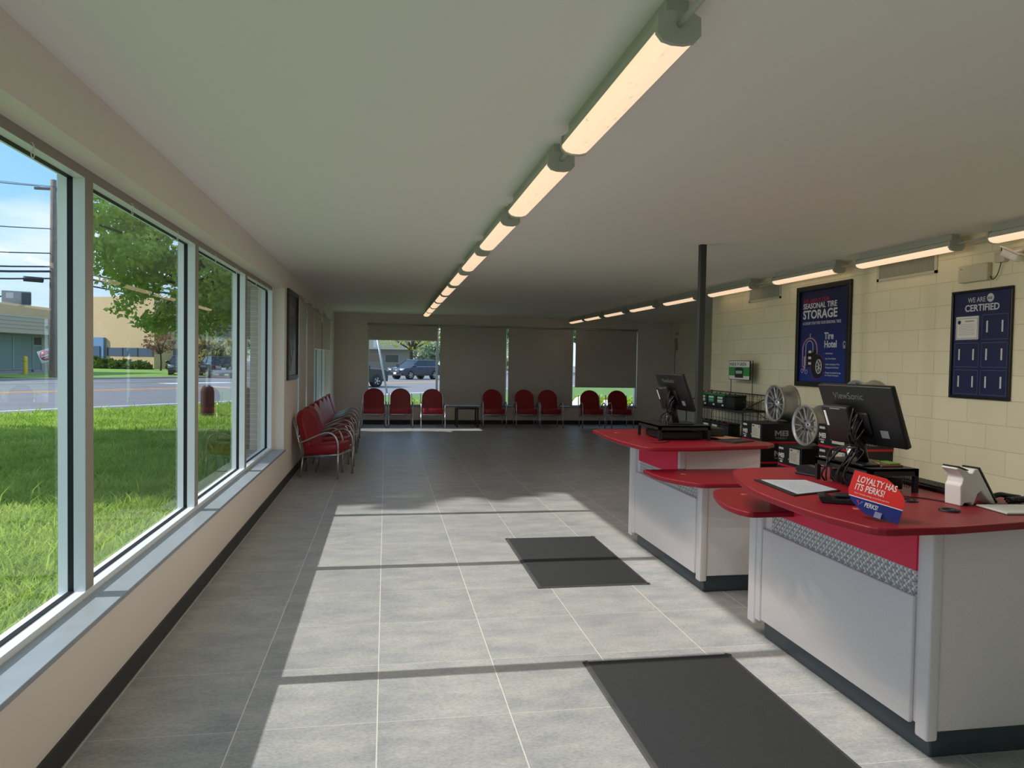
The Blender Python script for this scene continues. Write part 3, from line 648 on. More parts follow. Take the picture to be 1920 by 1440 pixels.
# nearer counter: tall part towards the viewer, low shelf at the far end
def counter(label, Ytall, Ylow, near_is_tall, y0, y1, xb, ptop, plow, posts_far, cut):
    t = thing('service_counter', label, 'counter', (XC, (y0+y1)/2, 0)); cx, cyy = XC, (y0+y1)/2
    def L(b): 
        b.v = [(p[0]-cx, p[1]-cyy, p[2]) for p in b.v]; return b
    zt, zl = 1.02, .83
    # body
    b = MB(); b.box(XC, xb, Ytall[0], Ytall[1], .12, zt-.032); b.box(XC, xb, Ylow[0], Ylow[1], .12, zl-.032)
    L(b).build('body', GREYLAM, t, bevel=.006)
    b = MB().rbox(XC+.015, xb-.05, y0+.02, posts_far-.13, 0, .12, .012); L(b).build('kick_base', KICK, t)
    # front: panel, engine turned strip, red band
    b = MB().rbox(XC-.022, XC, y0+.10, posts_far-.155, .115, .665, .006); L(b).build('front_panel', GREYLAM, t)
    b = MB().box(XC-.008, XC, y0+.10, posts_far-.235, .66, .772); L(b).build('patterned_metal_strip', DIAM, t)
    b = MB().box(XC-.01, XC, Ytall[0]+(.10 if near_is_tall else 0), min(Ytall[1], posts_far-.2), .772, zt-.034)
    if near_is_tall: b.box(XC-.01, XC, Ylow[0], posts_far-.2, .772, zl-.032)
    L(b).build('red_band', REDPANEL, t)
    # upright trims with rounded fronts
    def upright(ya, yb, z0, z1):
        b = MB().rbox(XC-.028, XC+.03, ya, yb, z0, z1, .012, seg=4); L(b).build('upright_trim', TRIMW, t)
    upright(y0-.012, y0+.06, .085, (zt if near_is_tall else zl)-.033)
    zz = (zl if near_is_tall else zt)-.033
    upright(posts_far-.15, posts_far-.09, .10, zz); upright(posts_far-.085, posts_far, .065, zz)
    if not near_is_tall: upright(Ytall[0]-.012, Ytall[0]+.02, zl, zt-.033)
    o1 = L(MB().prism(ptop, zt-.032, zt, 'z')).build('counter_top', REDTOP, t, bevel=.009, bseg=3)
    o2 = L(MB().prism(plow, zl-.032, zl, 'z')).build('low_shelf', REDTOP, t, bevel=.009, bseg=3)
    return t
# tall top, near counter
P2 = curve_front([(2.27, 4.10), (2.10, 4.06), (1.985, 3.93), (1.83, 3.46), (1.79, 3.10), (1.80, 2.78), (1.835, 2.62)], 5)+arc(1.93, 2.58, .085, PI*1.05, PI*1.5, 4)+[(2.2, 2.50), (2.62, 2.56), (2.95, 2.62), (2.98, 3.0), (2.95, 4.08)]
Q2 = curve_front([(2.60, 4.42), (2.25, 4.46), (2.13, 4.43), (2.06, 4.34), (1.97, 4.08), (1.94, 3.90), (1.95, 3.78)], 5)+arc(2.02, 3.765, .06, PI*1.05, PI*1.5, 4)+[(2.30, 3.705), (2.30, 4.06), (2.60, 4.08)]
c2 = counter('nearer grey and red service counter with a card reader and display sign', (2.655, 4.03), (4.03, 4.14), True, 2.655, 4.17, 2.92, P2, Q2, 4.17, None)
P1 = curve_front([(2.4, 6.57), (1.93, 6.52), (1.885, 6.38), (1.845, 5.95), (1.845, 5.60), (1.87, 5.30)], 5)+arc(1.965, 5.20, .085, PI*1.05, PI*1.5, 4)+[(2.3, 5.12), (2.93, 5.24), (3.04, 5.33), (3.05, 5.45), (2.93, 5.70), (2.93, 6.57)]
Q1 = [(2.25, 5.30), (1.94, 5.30)]+curve_front([(1.94, 5.26), (1.935, 5.05), (1.97, 4.88), (2.04, 4.73)], 5)+arc(2.16, 4.72, .09, PI*1.15, PI*1.5, 4)+[(2.45, 4.63), (3.12, 4.70), (3.14, 5.0), (2.98, 5.31)]
c1 = counter('farther grey and red service counter with the raised far half', (5.29, 6.43), (4.88, 5.29), False, 4.88, 6.43, 2.90, P1, Q1, 6.43, None)
# grommet caps
def grommet(x, y, z, r, hole, label):
    t = thing('cable_grommet', label, 'grommet', (x, y, z), 0, 'black cable rings')
    MB().lathe([(r, 0), (r, .006), (r-.006, .009), (r*.62, .006), (r*.6, .003)], seg=24).build('ring', BLACK, t)
    MB().cyl((0, 0, .001), (0, 0, .003), r*.62, 20).build('cover', mat('dark_cover', (60, 40, 36), .5), t)
grommet(2.395, 3.01, 1.02, .042, 0, 'black oval cable ring beside the riser leg on the nearer counter')
grommet(2.417, 2.785, 1.02, .042, 0, 'black cable ring in front of the white terminal')
def plug(x, y, z, label):
    tag(MB().cyl((x, y, z), (x, y, z+.002), .022, 20).build('hole_plug', mat('wood_plug', (176, 96, 76), .5)), label, 'plug', 'small round plugs in the counter tops')
plug(2.03, 2.86, 1.02, 'tan round plug beside the display sign'); plug(2.216, 4.23, .83, 'tan round plug in the low shelf of the nearer counter')
plug(2.162, 5.05, .83, 'tan round plug in the low shelf of the farther counter'); plug(2.02, 6.2, 1.02, 'tan round plug near the far tip of the farther counter')

# ------------------------------------------------------------ monitors
def monitor(name, label, TR, yawv, lean, Wd, H, stand_z, logo=True):
    """back of the screen towards -X; TR = top corner nearest the viewer"""
    t = thing('computer_monitor', label, 'monitor', TR)
    # local frame: a = along the width away from viewer, b = down the screen, n = towards the screen side
    a = Vector((math.sin(yawv), math.cos(yawv), 0)); side = Vector((math.cos(yawv), -math.sin(yawv), 0))
    up = (Vector((0, 0, 1))*math.cos(lean) - side*math.sin(lean)).normalized(); n = a.cross(up) 
    if n.x < 0: n = -n
    # matrix: local x along -a (so text reads left to right seen from the back), y up, z out of the back
    Mx = frameM((0, 0, 0), -a, up)       # z = (-a) x up  = back normal (-n)
    Mx = Mx @ Matrix.Translation((-Wd, -H, 0))   # origin: lower far corner
    MB().rbox(0, Wd, 0, H, -.032, 0, .007, M=Mx).build('screen_housing', BLACK, t)
    MB().box(.012, Wd-.012, .02, H-.012, -.0335, -.032, M=Mx).build('screen', mat('screen_off', (10, 12, 16), .1), t)
    MB().rbox(Wd*.42, Wd*.62, H*.18, H*.56, -.002, .012, .012, M=Mx).build('rear_bulge', BLACK, t)
    MB().text('ViewSonic', .052, Mx @ Matrix.Translation((.10, H-.075, .0)), depth=.003, sx=.95).build('lettering', mat('logo_grey', (96, 96, 100), .35), t)
    pc = MB().rbox(.05, .235, H*.06, H*.70, .018, .06, .012, M=Mx).build('mini_computer', mat('matt_black', (26, 24, 25), .5), t)
    MB().box(.068, .083, H*.36, H*.62, .06, .0615, M=Mx).build('sticker', WHITEP, pc)
    MB().box(.12, .19, H*.66, H*.675, .06, .062, M=Mx).build('slot', STEEL, pc)
    MB().box(Wd-.14, Wd-.09, .05, .09, .0, .0015, M=Mx).build('label_sticker', mat('grey_label', (120, 126, 130), .6), t)
    # stand: arm + base plate
    inv = Vector(TR)
    q = Mx @ Vector((Wd*.5, H*.42, .018)); zb = stand_z - TR[2]
    base = Vector((q.x+.035, q.y, zb))
    MB().tube([q, q+Vector((-.03, 0, -.06)), Vector((base.x-.02, base.y, zb+.10)), Vector((base.x, base.y, zb+.008))], [.02, .024, .026, .028], 10).build('stand_neck', BLACK, t)
    MB().rbox(base.x-.09, base.x+.11, base.y-.12, base.y+.12, zb, zb+.012, .004).build('stand_base', BLACK, t)
    # cables
    rnd = random.Random(5 if TR[1] < 4 else 9)
    for i in range(9):
        s0 = Mx @ Vector((Wd*(.47+.14*rnd.random()), H*(.25+.45*rnd.random()), .03))
        s1 = Mx @ Vector((Wd*(.42+.2*rnd.random()), H*(.0+.1*rnd.random()), .07+.03*rnd.random()))
        s2 = Vector((base.x-.10+.05*rnd.random(), base.y+.22*(rnd.random()-.35), zb+.06))
        s3 = Vector((base.x-.13+.03*rnd.random(), s2.y+.12*(rnd.random()-.4), zb-.06))
        s4 = Vector((s3.x+.06*rnd.random(), s3.y+.12*(rnd.random()-.5), zb-.112))
        MB().tube(smooth_path([s0, s0*.6+s1*.4+Vector((-.03, 0, -.02)), s1, s2, s3, s4], 5), .0032+.0012*(i % 3), 6).build('cable', BLACK, t)
    for i in range(2):
        MB().box(-.02, .02, -.006, .006, .0, .03, M=Matrix.Translation((base.x-.06, base.y+.02+.03*i, zb+.05+.01*i)) @ Euler((.4, .3+i, .2)).to_matrix().to_4x4()).build('cable_tag', WHITEP, t)
    return t, base+inv
m2, b2 = monitor('m', 'black computer monitor seen from behind on the nearer counter', (2.382, 3.138, 1.541), -.14, math.radians(21), .50, .325, 1.14)
m1, b1 = monitor('m', 'black computer monitor seen from behind on the farther counter', (2.325, 5.516, 1.551), -.10, math.radians(21), .47, .32, 1.14)
def riser(x0, x1, y0, y1, zt, label):
    t = thing('monitor_riser', label, 'monitor stand', ((x0+x1)/2, (y0+y1)/2, zt-.12))
    a = (x1-x0)/2; c = (y1-y0)/2
    MB().box(-a, a, -c, c, .108, .12).box(-a, a, -c, -c+.01, .085, .12).box(-a, a, c-.01, c, .085, .12).box(-a, -a+.01, -c, c, .085, .12).build('platform', BLACKM, t)
    for sx in (-1, 1):
        for s2 in (-1, 1): MB().box(sx*a-sx*.022, sx*a, s2*c-s2*.022, s2*c, 0, .108).build('leg', BLACKM, t)
    m = MB()
    for i in range(26):
        yy = -c+.03+i*(2*c-.06)/25; m.box(a-.03, a-.0285, yy-.001, yy+.001, .02, .085)
    for i in range(5): m.box(a-.03, a-.0285, -c+.025, c-.025, .02+.015*i, .0215+.015*i)
    m.build('mesh_side', BLACKM, t)
    MB().rbox(-a+.05, a-.04, -c+.06, c-.06, .008, .065, .004).build('drawer', mat('matt_black', (26, 24, 25), .5), t)
    return t
riser(2.33, 2.60, 3.20, 3.66, 1.14, 'black metal monitor riser on the nearer counter')
riser(2.16, 2.60, 5.55, 6.05, 1.14, 'black metal monitor riser on the farther counter')
# note pad and pens lying on the near riser
tag(MB().rbox(2.44, 2.56, 3.26, 3.40, 1.14, 1.15, .002).build('notepad', mat('brown_pad', (120, 66, 50), .6)), 'brown notepad lying on the near monitor riser', 'notepad')
tag(MB().rbox(2.50, 2.56, 3.28, 3.38, 1.15, 1.157, .002).build('sticky_notes', mat('green_pad', (120, 160, 40), .6)), 'lime green sticky notes on top of the brown notepad', 'sticky notes')
tag(MB().tube([(2.46, 3.30, 1.153), (2.485, 3.40, 1.153)], .0035, 6).build('pencil', mat('orange', (190, 120, 50), .5)), 'orange pencil lying on the brown notepad', 'pencil')
# stapler by the near riser
t = thing('stapler', 'black desk stapler at the far end of the near monitor riser', 'stapler', (2.36, 3.78, 1.02), .3)
MB().rbox(-.02, .02, -.07, .07, 0, .012, .004).build('base', BLACK, t); MB().prism([(-.07, .012), (.05, .012), (.07, .03), (.06, .05), (-.02, .062), (-.07, .05)], -.018, .018, 'x').build('arm', BLACK, t)
# second small dark printer under the far riser + papers
t = thing('label_printer', 'low black label printer under the far monitor riser', 'printer', (2.70, 5.85, 1.02))
MB().rbox(-.09, .10, -.14, .15, 0, .085, .008).build('body', BLACK, t); MB().box(-.092, -.088, -.10, .1, .03, .045).build('paper_slot', mat('slot_dark', (8, 8, 8), .5), t)
t = tag(MB().box(-.14, .14, -.10, .10, 0, .006).box(-.12, .13, -.09, .08, .006, .011).build('folder', mat('dark_folder', (40, 38, 40), .5)), 'dark folder lying beside the far monitor riser', 'folder'); t.location = (2.78, 5.50, 1.02); t.rotation_euler = (0, 0, .5)
t = tag(MB().box(-.10, .10, -.14, .14, 0, .002).build('paper_sheet', mat('brown_paper', (190, 140, 110), .7)), 'tan paper sheet behind the dark folder', 'paper'); t.location = (2.76, 5.70, 1.0345); t.rotation_euler = (0, 0, .3)

# ------------------------------------------------------------ things on the nearer counter
# flat document mat
t = thing('document_mat', 'black rimmed desk pad with printed sheets, left end of the nearer counter', 'desk pad', (0, 0, 1.02))
quadp = [(1.955, 3.63), (2.235, 3.60), (2.225, 3.27), (1.91, 3.165)]
MB().prism(quadp, .0, .006, 'z').build('pad', BLACK, t)
cxx = sum(p[0] for p in quadp)/4; cyy = sum(p[1] for p in quadp)/4
sh = [(cxx+(p[0]-cxx)*.86+.012, cyy+(p[1]-cyy)*.9) for p in quadp]
MB().prism(sh, .006, .0075, 'z').build('sheet', mat('blue_white_sheet', (196, 204, 216), .35), t)
b = MB()
for i in range(12):
    f = .08+i*.075; a = Vector((*sh[0], 0)).lerp(Vector((*sh[3], 0)), f); c = Vector((*sh[1], 0)).lerp(Vector((*sh[2], 0)), f)
    p = a.lerp(c, .08); q = a.lerp(c, .5+.4*((i*7) % 5)/5); d = Vector((0, .0025, 0))
    b.quad((p.x, p.y-.0025, .0078), (q.x, q.y-.0025, .0078), (q.x, q.y+.0025, .0078), (p.x, p.y+.0025, .0078))
b.build('printed_lines', mat('grey_lines', (150, 160, 180), .5), t)
# card reader tray
t = thing('card_terminal_cradle', 'low black card terminal cradle behind the red and blue sign', 'card reader', (2.04, 3.01, 1.02), -.5)
MB().prism([(-.075, 0), (.10, 0), (.115, .03), (.06, .034), (.03, .024), (-.03, .022), (-.06, .036), (-.09, .03)], -.055, .055, 'y').build('base', BLACK, t, bevel=.005)
MB().rbox(-.02, .095, -.035, .035, .03, .04, .004).build('keypad', mat('keypad_dark', (38, 38, 42), .35), t)
tag(MB().rbox(-.01, .01, -.02, .02, 0, .01, .003).build('red_clip', mat('bright_red', (215, 40, 40), .4)), 'tiny red clip behind the display sign', 'clip').location = (2.085, 2.93, 1.06)
# leaf shaped display sign
t = thing('display_sign', 'red and blue leaf-shaped loyalty sign standing at the counter corner', 'sign', (2.00, 2.565, 1.02))
wdir = Vector((.70, -.71, 0)).normalized(); updir = (Vector((0, 0, 1))-Vector((wdir.y, -wdir.x, 0))*-.0).normalized()
lean_v = Vector((-wdir.y, wdir.x, 0))   # away from the front face
nfront = wdir.cross(Vector((0, 0, 1)))
updir = (Vector((0, 0, 1)) - nfront*.42).normalized()
SM = frameM((0, 0, 0), wdir, updir) @ Matrix.Rotation(-.2, 4, 'Z')     # local x right, y up, z to the front; origin = lower right corner
SW, SH = .215, .165
def leaf(y0=0, y1=1):
    pts = []
    def xr(v):   # right edge, v 0 bottom .. 1 top
        return 0 if v < .45 else -SW*.42*((v-.45)/.55)**2.2
    def xl(v):
        return -SW if v > .55 else -SW*(1-.42*((.55-v)/.55)**2.2)
    n = 12
    for i in range(n+1): v = y0+(y1-y0)*i/n; pts.append((xr(v), SH*v))
    for i in range(n+1): v = y1-(y1-y0)*i/n; pts.append((xl(v), SH*v))
    return pts
MB().prism(leaf(0, .34), -.0015, .0, 'z', M=SM).build('blue_panel', mat('sign_blue', (28, 36, 122), .35), t)
MB().prism(leaf(.34, .36), -.0015, .0, 'z', M=SM).build('white_stripe', WHITEP, t)
MB().prism(leaf(.36, 1), -.0015, .0, 'z', M=SM).build('red_panel', mat('sign_red', (226, 40, 40), .35), t)
b = MB().text('LOYALTY HAS', .038, SM @ Matrix.Translation((-SW*.90, SH*.735, .0005)), bold=.03, sx=.62, depth=.0006)
b.text('ITS PERKS!', .038, SM @ Matrix.Translation((-SW*.90, SH*.53, .0005)), bold=.03, sx=.66, depth=.0006)
b.text('Your everyday savings on services you love', .0085, SM @ Matrix.Translation((-SW*.88, SH*.43, .0005)), sx=.9, depth=.0006)
b.text('PERKS!', .026, SM @ Matrix.Translation((-SW*.64, SH*.17, .0005)), bold=.03, sx=.66, depth=.0006).build('lettering', WHITEP, t)
MB().prism([(-SW*.80, SH*.28), (-SW*.76, SH*.28), (-SW*.735, SH*.17)], .0, .0008, 'z', M=SM).build('logo_red', mat('sign_red', (226, 40, 40), .35), t)
MB().prism([(-SW*.74, SH*.17), (-SW*.71, SH*.28), (-SW*.67, SH*.28)], .0, .0008, 'z', M=SM).build('logo_blue', mat('logo_light_blue', (70, 130, 210), .4), t)
MB().box(-SW*.42, -SW*.30, -.004, .02, .0, .012, M=SM).build('clear_clip', mat('clear_plastic', (150, 150, 190), .15), t)

# white payment terminal
t = thing('payment_terminal', 'white payment terminal with a tilted screen on the nearer counter', 'payment terminal', (2.64, 2.93, 1.02), math.radians(8))
WT = mat('terminal_white', (232, 228, 222), .4)
side = [(-.095, 0), (-.080, 0), (-.072, .012), (-.035, .012), (-.028, -.0), (-.018, .0), (.005, .05), (.03, .065), (.07, .02), (.095, 0), (.12, .0), (.005, .165), (-.018, .163), (-.03, .145), (-.05, .14), (-.055, .155), (-.115, .175), (-.125, .168), (-.095, .145), (-.083, .125), (-.088, .105), (-.098, .09)]
MB().prism(side, -.042, .042, 'y').build('body', WT, t, bevel=.006, bseg=3)
MB().prism([(.121, .004), (.127, .008), (.012, .172), (.003, .169)], -.043, .043, 'y').build('screen', mat('screen_dark', (30, 32, 36), .2), t)
MB().prism([(-.055, .157), (-.052, .162), (-.112, .181), (-.118, .177)], -.04, .04, 'y').build('top_display', BLACK, t)
# telephone handset with coil cord
t = thing('phone_handset', 'black telephone handset with coiled cord behind the terminal', 'telephone', (2.83, 2.93, 1.02), .1)
MB().tube(smooth_path([(-.10, 0, .012), (-.07, 0, .03), (-.03, 0, .04), (.02, 0, .032), (.09, 0, .022)]), [.012]*25, 8).build('handle', BLACK, t)
b = MB(); n = 90
b.tube([(-.02+.14*i/n, -.03+.014*math.cos(i*1.1), .018+.014*math.sin(i*1.1)) for i in range(n)], .003, 5).build('coil_cord', BLACK, t)
# long black mesh organiser at the back edge
t = thing('keyboard', 'long black keyboard along the back edge of the nearer counter', 'keyboard', (2.79, 3.38, 1.02), -.05)
MB().rbox(-.065, .065, -.22, .22, 0, .02, .004).build('body', BLACK, t)
b = MB()
for i in range(5):
    for j in range(15): b.box(-.055+i*.022, -.037+i*.022, -.21+j*.028, -.188+j*.028, .02, .027)
b.build('keys', mat('keycaps', (34, 34, 36), .5), t)
# clipboard with papers
t = thing('clipboard', 'clipboard with white forms at the right edge of the nearer counter', 'clipboard', (2.74, 2.76, 1.02), math.radians(-6))
MB().rbox(-.13, .16, -.10, .10, 0, .004, .0015).build('board', mat('clipboard_brown', (96, 74, 66), .6), t)
MB().box(-.125, .16, -.092, .095, .004, .009).build('paper', PAPER, t)
b = MB()
for i in range(9): b.box(-.11, .12, -.08+i*.018, -.078+i*.018, .009, .0094)
b.build('form_lines', mat('grey_lines', (150, 160, 180), .5), t)
b = MB().box(.12, .15, -.05, .05, .009, .02); b.build('clip', STEEL, t)
# loose cables on counter
tag(MB().tube(smooth_path([(2.36, 3.30, 1.023), (2.45, 3.12, 1.023), (2.52, 3.05, 1.023), (2.55, 2.98, 1.023), (2.62, 2.90, 1.023), (2.68, 2.87, 1.03)]), .003, 6).build('loose_cable', BLACK), 'thin black cable crossing the nearer counter to the terminal', 'cable')
tag(MB().tube(smooth_path([(2.16, 5.62, 1.10), (2.06, 5.6, 1.10), (2.02, 5.5, 1.05), (2.06, 5.40, 1.023), (2.16, 5.42, 1.023), (2.24, 5.52, 1.023)]), .003, 6).build('loose_cable', BLACK), 'looping black cable left of the far monitor riser', 'cable')

# ------------------------------------------------------------ chairs
def rounded_back(w, h, y0, thick, n=14):
    pts = [(-w/2, 0)]; r = w/2
    pts += [(-r*math.cos(a), h-r*.92+r*.92*math.sin(a)) for a in [k*PI/n for k in range(n+1)]]
    pts += [(w/2, 0)]; return pts
def make_chair(label, group, loc, rz):
    t = thing('armchair', label, 'chair', loc, rz, group)
    # seat cushion, slightly raised at the front (front = -y)
    Ms = Matrix.Rotation(math.radians(-5), 4, 'X')
    MB().rbox(-.245, .245, -.32, .17, .32, .455, .025, M=Ms, seg=3).build('seat', RED, t)
    Mb = Matrix.Translation((0, .10, .40)) @ Matrix.Rotation(math.radians(-17), 4, 'X')
    MB().prism(rounded_back(.49, .56, 0, .1), 0, .10, 'y', smooth=False, M=Mb).build('backrest', RED, t, bevel=.022, bseg=3)
    for s in (-1, 1):
        x = s*.285
        arm = smooth_path([(x, .245, .475), (x, .10, .535), (x, -.06, .605), (x, -.17, .63), (x, -.255, .59), (x, -.30, .50), (x, -.305, .40)], 4)
        MB().tube(arm, .0135, 8).build('armrest', STEEL, t)
        MB().tube([(x, -.305, .40), (x, -.305, .0)], .0135, 8).build('leg', STEEL, t)
        MB().tube([(x*.93, .20, .29), (x*.93, .235, .0)], .0125, 8).build('leg', STEEL, t)
        MB().tube([(x*.93, .20, .29), (x, .245, .475), (x*.96, .335, .80)], .011, 8).build('back_upright', STEEL, t)
    m = MB()
    for s in (-1, 1): m.tube([(s*.27, .20, .285), (s*.285, -.305, .335)], .010, 6)
    m.tube([(-.285, -.305, .335), (.285, -.305, .335)], .010, 6); m.tube([(-.27, .20, .285), (.27, .20, .285)], .010, 6)
    m.build('seat_frame', STEEL, t)
    MB().tube([(-.16, .15, .29), (-.12, -.08, .27), (.12, -.08, .27), (.16, .15, .29)], .008, 6).build('underseat_brace', STEEL, t)
    return t
back_row = [(-.27, 17.86, .02), (.363, 17.86, 0), (1.13, 17.78, .0), (2.63, 17.86, 0), (3.445, 17.86, 0), (4.05, 17.86, .0), (5.14, 17.86, -.06), (5.88, 17.87, -.03)]
labs = ['red armchair at the left end of the far row, partly sunlit', 'second red armchair from the left in the far row', 'red armchair just left of the small black table', 'red armchair just right of the small black table', 'red armchair in the far row, left of a touching pair', 'red armchair in the far row, right of a touching pair', 'red armchair in front of the part-open blind, left one', 'red armchair at the right end of the far row']
ch0 = None
for (x, y, r), lb in zip(back_row, labs):
    if ch0 is None: ch0 = make_chair(lb, 'red armchairs along the far wall', (x, y, 0), r)
    else: dup(ch0, (x, y, 0), r, lb)
left_row = [(10.46, .30), (11.10, .24), (11.86, .1), (12.72, .12), (13.48, .1), (14.25, .05), (15.10, .04)]
lo = ['nearest the viewer', 'second from the viewer', 'third from the viewer', 'fourth from the viewer', 'fifth from the viewer', 'sixth from the viewer', 'farthest from the viewer, against the far left window']
for (y, r), lb in zip(left_row, lo):
    dup(ch0, (-.83, y, 0), PI/2-r, 'red armchair along the left wall, '+lb, 'red armchairs along the left wall')
# little black side table
t = thing('side_table', 'small black square side table between the red armchairs', 'table', (1.99, 18.05, 0))
MB().rbox(-.28, .28, -.25, .25, .44, .475, .004).build('table_top', BLACKM, t)
for sx in (-1, 1):
    for s2 in (-1, 1): MB().box(sx*.27-sx*.035, sx*.27, s2*.24-s2*.035, s2*.24, 0, .44).build('leg', BLACKM, t)

# ------------------------------------------------------------ wheel boxes
BOXB = mat('box_black', (20, 20, 23), .45); BOXR = mat('box_red', (196, 20, 50), .5); LBL = mat('label_paper', (206, 204, 190), .6); GREYL = mat('box_grey_print', (150, 150, 152), .5)
BW, BD, BH = .50, .48, .236
def wheel_box(label, x, y, z, first=None):
    if first: return dup(first, (x, y, z), 0, label)
    t = thing('wheel_box', label, 'cardboard box', (x, y, z), 0, 'black wheel boxes stacked by the block wall')
    MB().box(0, BW, 0, BD, .0, BH-.002).build('carton', BOXB, t)
    MB().box(-.001, BW, -.001, BD, 0, .022).build('red_stripe', BOXR, t)
    FY = frameM((0, -.0015, 0), (1, 0, 0), (0, 0, 1)); FX = frameM((-.0015, BD, 0), (0, -1, 0), (0, 0, 1))
    b = MB(); mb_mark(b, FY, .165, .088, .066, .088); b.text('WHEELS', .034, FY @ Matrix.Translation((.165, .052, 0)), sx=1.25, depth=.001).build('large_lettering', GREYL, t)
    b = MB(); mb_mark(b, FX, .02, .094, .05, .056); b.text('WHEELS', .024, FX @ Matrix.Translation((.02, .066, 0)), sx=1.05, depth=.001)
    b.box(.05, .10, .042, .058, .0, .001, M=FX)
    for i in range(4): b.box(.022+i*.024, .042+i*.024, .185, .208, .0, .001, M=FX)
    b.build('small_lettering', WHITEP, t)
    l = MB().box(.24, .44, .055, .215, .0, .0012, M=FX).build('shipping_label', LBL, t)
    b = MB(); mb_mark(b, FX @ Matrix.Translation((0, 0, .0012)), .255, .186, .018, .022)
    for i in range(7): b.box(.255, .40-.02*(i % 3), .166-i*.014, .1685-i*.014, .0012, .0018, M=FX)
    b.tube([FX @ Vector((.415+.012*math.cos(a), .193+.012*math.sin(a), .002)) for a in [k*PI/6 for k in range(12)]], .0018, 4, closed=True)
    b.build('label_text', BLACK, l)
    MB().cyl(FX @ Vector((.225, .09, 0)), FX @ Vector((.225, .09, .0015)), .009, 12).build('dot_sticker', mat('lime_dot', (200, 220, 80), .6), t)
    return t
stA = [(4.40, 8.00, .951-BH*k) for k in range(1, 5)]
bx0 = wheel_box('black wheel box with white label, top of the far stack, under the left wheel', 4.395, 8.00, BH*3+.005)
wheel_box('black wheel box second from the top of the far stack', 4.40, 8.01, BH*2, bx0)
wheel_box('black wheel box third from the top of the far stack', 4.395, 8.0, BH, bx0)
wheel_box('black wheel box at the bottom of the far stack', 4.40, 8.0, 0, bx0)
zB = .536-BH*2
wheel_box('black wheel box on top of the middle stack, under the middle wheel', 4.395, 7.15, BH*2+.045, bx0)
wheel_box('black wheel box second from the top of the middle stack', 4.39, 7.16, BH+.042, bx0)
wheel_box('black wheel box at the bottom of the middle stack', 4.40, 7.15, .04, bx0)
wheel_box('black wheel box on top of the near stack behind the near monitor', 4.395, 6.38, .818, bx0)
wheel_box('black wheel box second from the top of the near stack', 4.41, 6.39, .818-BH, bx0)
wheel_box('black wheel box third from the top of the near stack', 4.40, 6.38, .818-2*BH, bx0)
wheel_box('black wheel box at the bottom of the near stack', 4.40, 6.38, .818-3*BH, bx0)
o = MB().box(4.40, 4.9, 6.38, 7.64, 0, .04).build('pallet_board', mat('pallet', (60, 52, 44), .7)); tag(o, 'low board under the wheel box stacks', 'board')
o = MB().box(4.42, 4.88, 6.40, 6.85, .04, .818-3*BH).build('packing_slab', mat('pallet', (60, 52, 44), .7)); tag(o, 'thin packing slab under the near wheel box stack', 'board')

# ------------------------------------------------------------ alloy wheels (axis along X, face towards -X)
ALLOY = mat('alloy', (186, 188, 192), .32, .55); ALLOYB = mat('alloy_barrel', (170, 166, 160), .34, .6)
def wheel(label, loc, rot, first=None):
    if first: 
        r = dup(first, loc, rot, label); return r
    t = thing('alloy_wheel', label, 'wheel rim', loc, rot, 'alloy wheels on the boxes'); R = .226; Wd = .215
    MB().lathe([(R, 0), (R, .012), (R-.012, .016), (R-.018, .04), (R-.026, .055), (R-.028, .12), (R-.024, .15), (R-.014, Wd-.035), (R-.012, Wd-.014), (R, Wd-.008), (R, Wd), (R-.008, Wd), (R-.022, Wd-.03), (R-.033, .15), (R-.037, .12), (R-.035, .06), (R-.026, .035), (R-.02, .008)], 'x', 48, closed=True).build('barrel', ALLOYB, t)
    MB().lathe([(R+.001, .006), (R, -.003), (R-.012, -.003), (R-.022, .012), (R-.03, .014), (R-.03, .03), (R-.01, .03)], 'x', 48, closed=True).build('outer_lip', ALLOY, t)
    b = MB(); ns = 7
    for k in range(ns):
        for d in (-.21, .21):
            a = k*2*PI/ns+PI/2; a1 = a+d
            p0 = Vector((.022, .062*math.cos(a+d*.45), .062*math.sin(a+d*.45))); p1 = Vector((.012, (R-.018)*math.cos(a1), (R-.018)*math.sin(a1)))
            dr = (p1-p0).normalized(); sd_ = dr.cross(Vector((1, 0, 0))).normalized()
            vs = []
            for (p, ww, dp) in ((p0, .014, .03), (p0.lerp(p1, .5)+Vector((.0, 0, 0)), .0085, .026), (p1, .0085, .022)):
                vs += [p-sd_*ww+Vector((.006, 0, 0)), p-sd_*ww*.5, p+sd_*ww*.5, p+sd_*ww+Vector((.006, 0, 0)), p+sd_*ww*.8+Vector((dp, 0, 0)), p-sd_*ww*.8+Vector((dp, 0, 0))]
            fs = []
            for s2 in range(2):
                for j in range(6): fs.append((s2*6+j, s2*6+(j+1) % 6, s2*6+6+(j+1) % 6, s2*6+6+j))
            b.add(vs, fs, False)
    b.build('spokes', ALLOY, t)
    MB().lathe([(.0, .005), (.032, .005), (.035, .012), (.07, .02), (.078, .04), (.078, .07), (.0, .07)], 'x', 28).build('hub', ALLOY, t)
    for k in range(5):
        b = MB(); a = k*2*PI/5+.3; b.cyl((.006, .05*math.cos(a), .05*math.sin(a)), (.03, .05*math.cos(a), .05*math.sin(a)), .0095, 10); b.build('bolt_hole', BLACK, t)
    MB().lathe([(0, -.001), (.024, -.001), (.027, .006)], 'x', 20).build('centre_cap', mat('cap_grey', (110, 112, 116), .35, .6), t)
    return t
w0 = wheel('silver alloy wheel standing on the far box stack, leftmost of three', (4.68, 8.25, BH*4+.005+.227), 0)
wheel('silver alloy wheel standing on the middle box stack beside the near monitor', (4.565, 7.40, BH*3+.045+.227), .06, w0)
wheel('silver alloy wheel half hidden behind the near monitor', (4.66, 6.66, .818+BH+.227), .0, w0)

